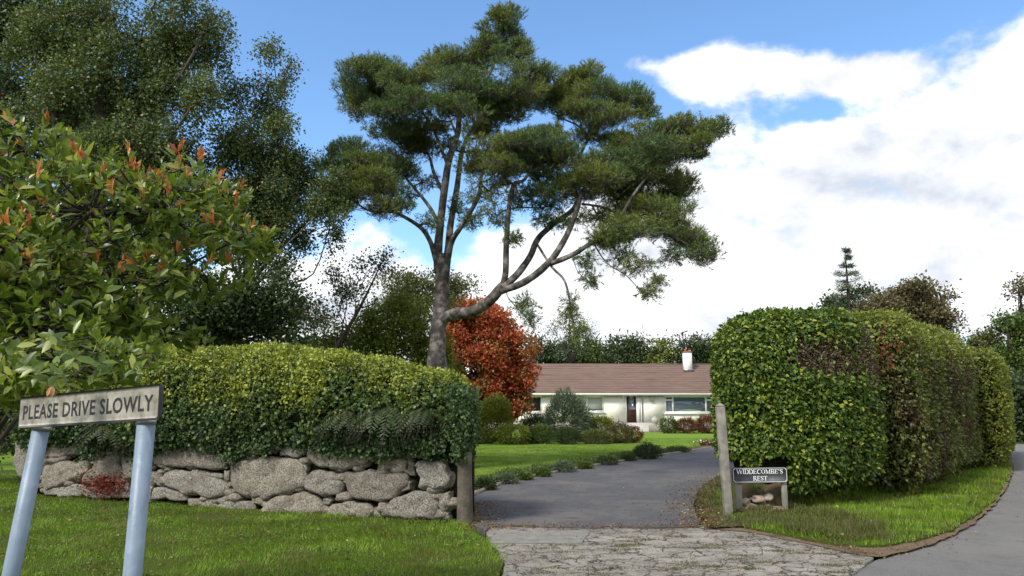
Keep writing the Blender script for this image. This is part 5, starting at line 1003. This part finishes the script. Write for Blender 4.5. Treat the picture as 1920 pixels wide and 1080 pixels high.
leafy_tree('birch_tree', 'slender birch with an airy crown and a thin leaning top against the blue sky', 'tree', (-7.0, 18.5, 0), (-6.4, 18.5, 9.8), .10,
  pix([(510, 75, 32, 28), (545, 115, 20, 28), (490, 135, 40, 26), (450, 175, 50, 45), (500, 200, 45, 45), (530, 240, 45, 45), (470, 240, 50, 50), (560, 290, 45, 50), (590, 320, 40, 40), (430, 300, 50, 50), (500, 330, 60, 50), (530, 150, 26, 34), (610, 390, 40, 45), (540, 400, 60, 40), (480, 400, 60, 50), (430, 250, 55, 50), (500, 270, 60, 45), (540, 300, 60, 40), (450, 330, 70, 50), (560, 350, 55, 40), (600, 360, 45, 45), (510, 380, 80, 45), (620, 420, 25, 35), (450, 420, 80, 50), (560, 430, 55, 30), (500, 480, 60, 40), (640, 320, 22, 35)], 18.5, 1.2), 'birch', per=24, dens=250, L=.062, sig=.08, ratio=.75, strand=.55, bark='bark_birch', brk=.45, droop=.5, twigs=6)
leafy_tree('dark_bush', 'dark bushy tree below the slender birch behind the hedge', 'tree', (-6.9, 16.5, 0), (-6.9, 16.5, 4.5), .12,
  pix([(440, 560, 90, 80), (500, 540, 60, 70), (360, 600, 110, 70), (530, 600, 60, 55), (440, 620, 100, 60), (300, 560, 100, 70)], 16.5, 1), 'dense', per=14, dens=300, L=.09, sig=.13, brk=.15)
leafy_tree('bushy_tree', 'mid green bushy tree at the left edge behind the big leafy shrub', 'tree', (-12.5, 16.2, 0), (-12.5, 16.2, 5), .14,
  pix([(60, 640, 120, 90), (180, 620, 110, 80), (-40, 700, 100, 110), (270, 640, 70, 50), (40, 760, 80, 80)], 16.2, 1), 'dark_green', per=14, dens=280, L=.10, sig=.12, brk=.15)
leafy_tree('leaning_tree', 'thin tree with long bare leaning branches and sparse leaves left of the pine trunk', 'tree', (-5.9, 19.5, 0), (-3.4, 19.5, 5.6), .08,
  pix([(700, 500, 38, 25), (660, 530, 42, 26), (625, 520, 26, 20), (720, 480, 20, 14), (640, 560, 36, 24), (600, 590, 40, 26), (690, 560, 26, 18), (570, 560, 26, 22)], 19.5, .6), 'dark_green', per=12, dens=220, L=.075, sig=.12, brk=.35, twigs=5)
leafy_tree('lime_green_tree', 'yellow green bushy tree immediately left of the pine trunk', 'tree', (-3.7, 22, 0), (-3.7, 22, 4.2), .14,
  pix([(740, 610, 60, 50), (700, 630, 55, 45), (780, 600, 40, 40), (790, 640, 40, 35), (740, 660, 70, 30), (800, 670, 45, 30), (835, 665, 26, 30), (830, 700, 30, 26), (660, 650, 45, 30), (690, 590, 35, 28), (760, 570, 40, 22), (620, 640, 50, 30)], 22, 1), 'lime', per=14, dens=300, L=.09, sig=.12, brk=.25)
leafy_tree('olive_tree', 'dull olive green tree crown behind the pine trunk', 'tree', (-4.2, 32, 0), (-4.0, 32, 6.5), .25,
  pix([(770, 545, 60, 35), (820, 535, 50, 33), (860, 545, 38, 30), (740, 570, 50, 28), (800, 580, 80, 30)], 32, 1.5), 'olive', per=12, dens=200, L=.12, sig=.15, brk=.2)
leafy_tree('purple_tree', 'dusky purplish tree low on the skyline behind the slender birch', 'tree', (-12.4, 40, 0), (-12.4, 40, 6), .2,
  pix([(525, 590, 45, 35), (560, 575, 45, 30), (590, 600, 40, 25), (480, 590, 40, 40)], 40, 1), 'brown_tree', per=10, dens=60, L=.15, sig=.2, brk=.2)
leafy_tree('maple_tree', 'rounded maple in red and orange autumn leaf right of the pine trunk', 'tree', (-1.45, 39, 0), (-1.3, 39, 6.4), .2,
  pix([(880, 590, 42, 32), (930, 615, 42, 34), (870, 640, 42, 44), (955, 650, 46, 40), (905, 680, 60, 48), (975, 690, 34, 42), (940, 725, 50, 40), (982, 730, 22, 32), (890, 735, 45, 34), (855, 600, 24, 24), (905, 570, 22, 12), (825, 620, 14, 50), (860, 760, 40, 34), (950, 760, 42, 26), (930, 670, 50, 50), (900, 780, 50, 26), (850, 650, 34, 44), (860, 700, 40, 40), (835, 690, 26, 40), (900, 610, 40, 34)], 39, 1.4), 'maple', per=12, dens=230, L=.14, sig=.15, ratio=.8, brk=.12)
# ---- trees behind the house and along the lane
GH = 'trees on the skyline behind the bungalow'
lab = ['dark evergreen just right of the maple above the bungalow roof', 'low dark green tree below the small pine behind the roof', 'mid green rounded tree behind the middle of the roof', 'dark bushy tree behind the roof, third left of the chimney', 'dark green tree behind the roof, left of the chimney', 'yellow green tree directly behind the chimney', 'dark tree right of the chimney beside the hedge block', 'dark tree on the skyline mostly hidden by the right hedge']
for k, (px, py, rx, lm) in enumerate([(1010, 655, 34, 'dark_green'), (1060, 658, 34, 'dark_green'), (1105, 656, 32, 'mid_green'), (1150, 652, 34, 'dark_green'), (1195, 650, 32, 'dark_green'), (1240, 656, 34, 'yellow_green'), (1300, 654, 32, 'dark_green'), (1345, 652, 34, 'dark_green')]):
    b0 = P(px, 700, 74); leafy_tree('background_tree', lab[k], 'tree', (b0[0], 74, -.05), (b0[0], 74, P(px, py, 74)[2]), .25, pix([(px, py, rx, 17), (px-rx*.5, py+18, rx*.8, 20), (px+rx*.5, py+16, rx*.8, 20), (px, py+40, rx, 26), (px, py-12, rx*.4, 9)], 74, 2), lm, per=10, dens=45, L=.32, sig=.36, brk=.12, group=GH, ratio=.45)
def conifer(name, label, px, pytop, pybot, w, Y, lm, n=5000, group=None, cut=0, L=.3, layers=12):
    b0 = P(px, pybot, Y); zt = P(px, pytop, Y)[2]; zb = b0[2]; base = (b0[0], Y, 0); t_ = thing(name, label, 'tree', base, group); g_ = Geo(); g_.tube([(b0[0], Y, -.1), (b0[0], Y, zt*.5), (b0[0], Y, zt)], [.25, .15, .02], 8, 3); obj('trunk', g_, M['bark_dark'], t_, True)
    s = Y/F; bg2 = Geo(); cg = Geo()
    for k in range(layers):
        f = k/layers; z = zt-(zt-zb)*f; rad = w*s*(.15+.85*f)*(rng.uniform(.75, 1.1)); 
        for a in rng.random(5)*6.28:
            tip = np.array([b0[0]+math.cos(a)*rad, Y+math.sin(a)*rad, z-.1*rad+rng.normal()*.1]); limb(bg2, (b0[0], Y, z-.1), tip, .04, .01, .05, 4); m = n//(layers*5); t0 = np.sqrt(rng.random(m))
            q = np.array([b0[0], Y, z])+(tip-np.array([b0[0], Y, z]))*t0[:, None]+rng.normal(size=(m, 3))*np.array([.16, .16, .10])*(.4+rad*.4); blades(cg, q, rdir(m)+np.array([math.cos(a), math.sin(a), -.2])*.7, L, L*.16)
    obj('branches', bg2, M['bark_dark'], t_); obj('crown', cg, LM[lm], t_)
leafy_tree('small_pine', 'small dark pine standing above the bungalow roof left of the chimney', 'tree', (P(1068, 640, 66)[0], 66, 0), P(1068, 585, 66), .2, pix([(1066, 590, 16, 9), (1050, 604, 20, 9), (1086, 606, 20, 9), (1040, 620, 16, 8), (1068, 618, 26, 9), (1100, 626, 18, 8), (1066, 636, 38, 12), (1058, 652, 44, 14)], 66, 1.5), 'dark_green', per=14, dens=30, L=.28, sig=.28, ratio=.2, brk=.3)
conifer('conifer_tree', 'ragged conifer with a thin bare top rising behind the right hedge', 1597, 470, 640, 52, 45, 'grey_green', 3600, L=.22)
leafy_tree('conifer_bush', 'dark green tree below the ragged conifer behind the right hedge', 'tree', (P(1590, 600, 47)[0], 47, 0), P(1590, 545, 47), .25, pix([(1585, 570, 38, 26), (1600, 600, 50, 30), (1560, 600, 30, 24), (1610, 548, 24, 18)], 47, 1.5), 'dark_green', per=10, dens=110, L=.2, sig=.22, brk=.15)
leafy_tree('oak_tree', 'broad brownish oak crown rising behind the right hedge', 'tree', (P(1710, 620, 42)[0], 42, 0), P(1710, 545, 42), .3, pix([(1690, 555, 50, 28), (1740, 560, 42, 28), (1650, 580, 42, 28), (1775, 595, 38, 26), (1710, 600, 80, 32), (1720, 535, 30, 12), (1650, 610, 50, 26)], 42, 1.5), 'brown_tree', per=12, dens=160, L=.17, sig=.2, brk=.12)
GR = 'trees beyond the bend in the lane'
rt = [((1905, 640, 62, 80), 'mid_green', 'green tree over the bend of the lane, nearest the right edge'), ((1850, 660, 40, 50), 'olive', 'olive tree behind the end of the right hedge'), ((1935, 560, 45, 40), 'brown_tree', 'thin brownish treetop at the right edge of the sky'), ((1900, 760, 70, 60), 'dark_green', 'dark low growth at the bend of the lane'), ((1990, 700, 70, 110), 'dark_green', 'dark tree just outside the right edge beyond the lane'), ((1830, 740, 50, 60), 'dark_green', 'dark tree behind the hedge end beside the lane')]
for k, ((px, py, rx, ry), lm, lab_) in enumerate(rt):
    Yt = [46, 48, 52, 40, 40, 44][k]; b0 = P(px, 760, Yt); cl = [(px+rng.uniform(-.6, .6)*rx, py+rng.uniform(-.7, .7)*ry, rx*rng.uniform(.4, .6), ry*rng.uniform(.3, .45)) for _ in range(9)]
    leafy_tree('lane_tree', lab_, 'tree', (b0[0], Yt, 0), (b0[0], Yt, P(px, py-ry*.6, Yt)[2]), .25, pix(cl, Yt, 2), lm, per=11, dens=130 if k != 2 else 30, L=.2, sig=.24, brk=.15, group=GR)
# rough growth along the far side of the lane and behind the garden
g_ = Geo(); n = 26000; q = np.column_stack([rng.uniform(17, 34, n), 40+rng.normal(size=n)*1.2, np.abs(rng.normal(size=n))*.9]); q[:, 1] += (34-q[:, 0])*.35-2; d = rdir(n); d[:, 2] += .6; leaves(g_, q, d, rdir(n)+np.array([0, -1, .6]), .2, .12)
o = obj('hedgerow', g_, LM['dark_green'], kind='stuff'); o['label'] = 'overgrown hedgerow on the far side of the lane bend'
far = Geo(); n = 60000; q = np.column_stack([rng.uniform(-70, 60, n), rng.uniform(84, 92, n), np.abs(rng.random(n))*4.2]); q[:, 2] *= 1+.25*vnoise(np.column_stack([q[:, 0]*.35, q[:, 1]*0, q[:, 1]*0])); d = rdir(n); leaves(far, q, d, rdir(n)+np.array([0, -1, .6]), .5, .34)
o = obj('far_wood', far, LM['dark_green'], kind='stuff'); o['label'] = 'distant dark woodland behind the bungalow garden'
g_ = Geo(); n = 50000; q = np.column_stack([rng.uniform(-34, -4.5, n), 30+rng.normal(size=n)*1.5, rng.random(n)**.8*4.6]); q[:, 2] *= 1+.2*vnoise(np.column_stack([q[:, 0]*.6, q[:, 1]*0, q[:, 1]*0])); leaves(g_, q, rdir(n), rdir(n)+np.array([0, -1, .6]), .2, .13)
o = obj('undergrowth', g_, LM['dense'], kind='stuff'); o['label'] = 'dark undergrowth filling the garden behind the ivy hedge'
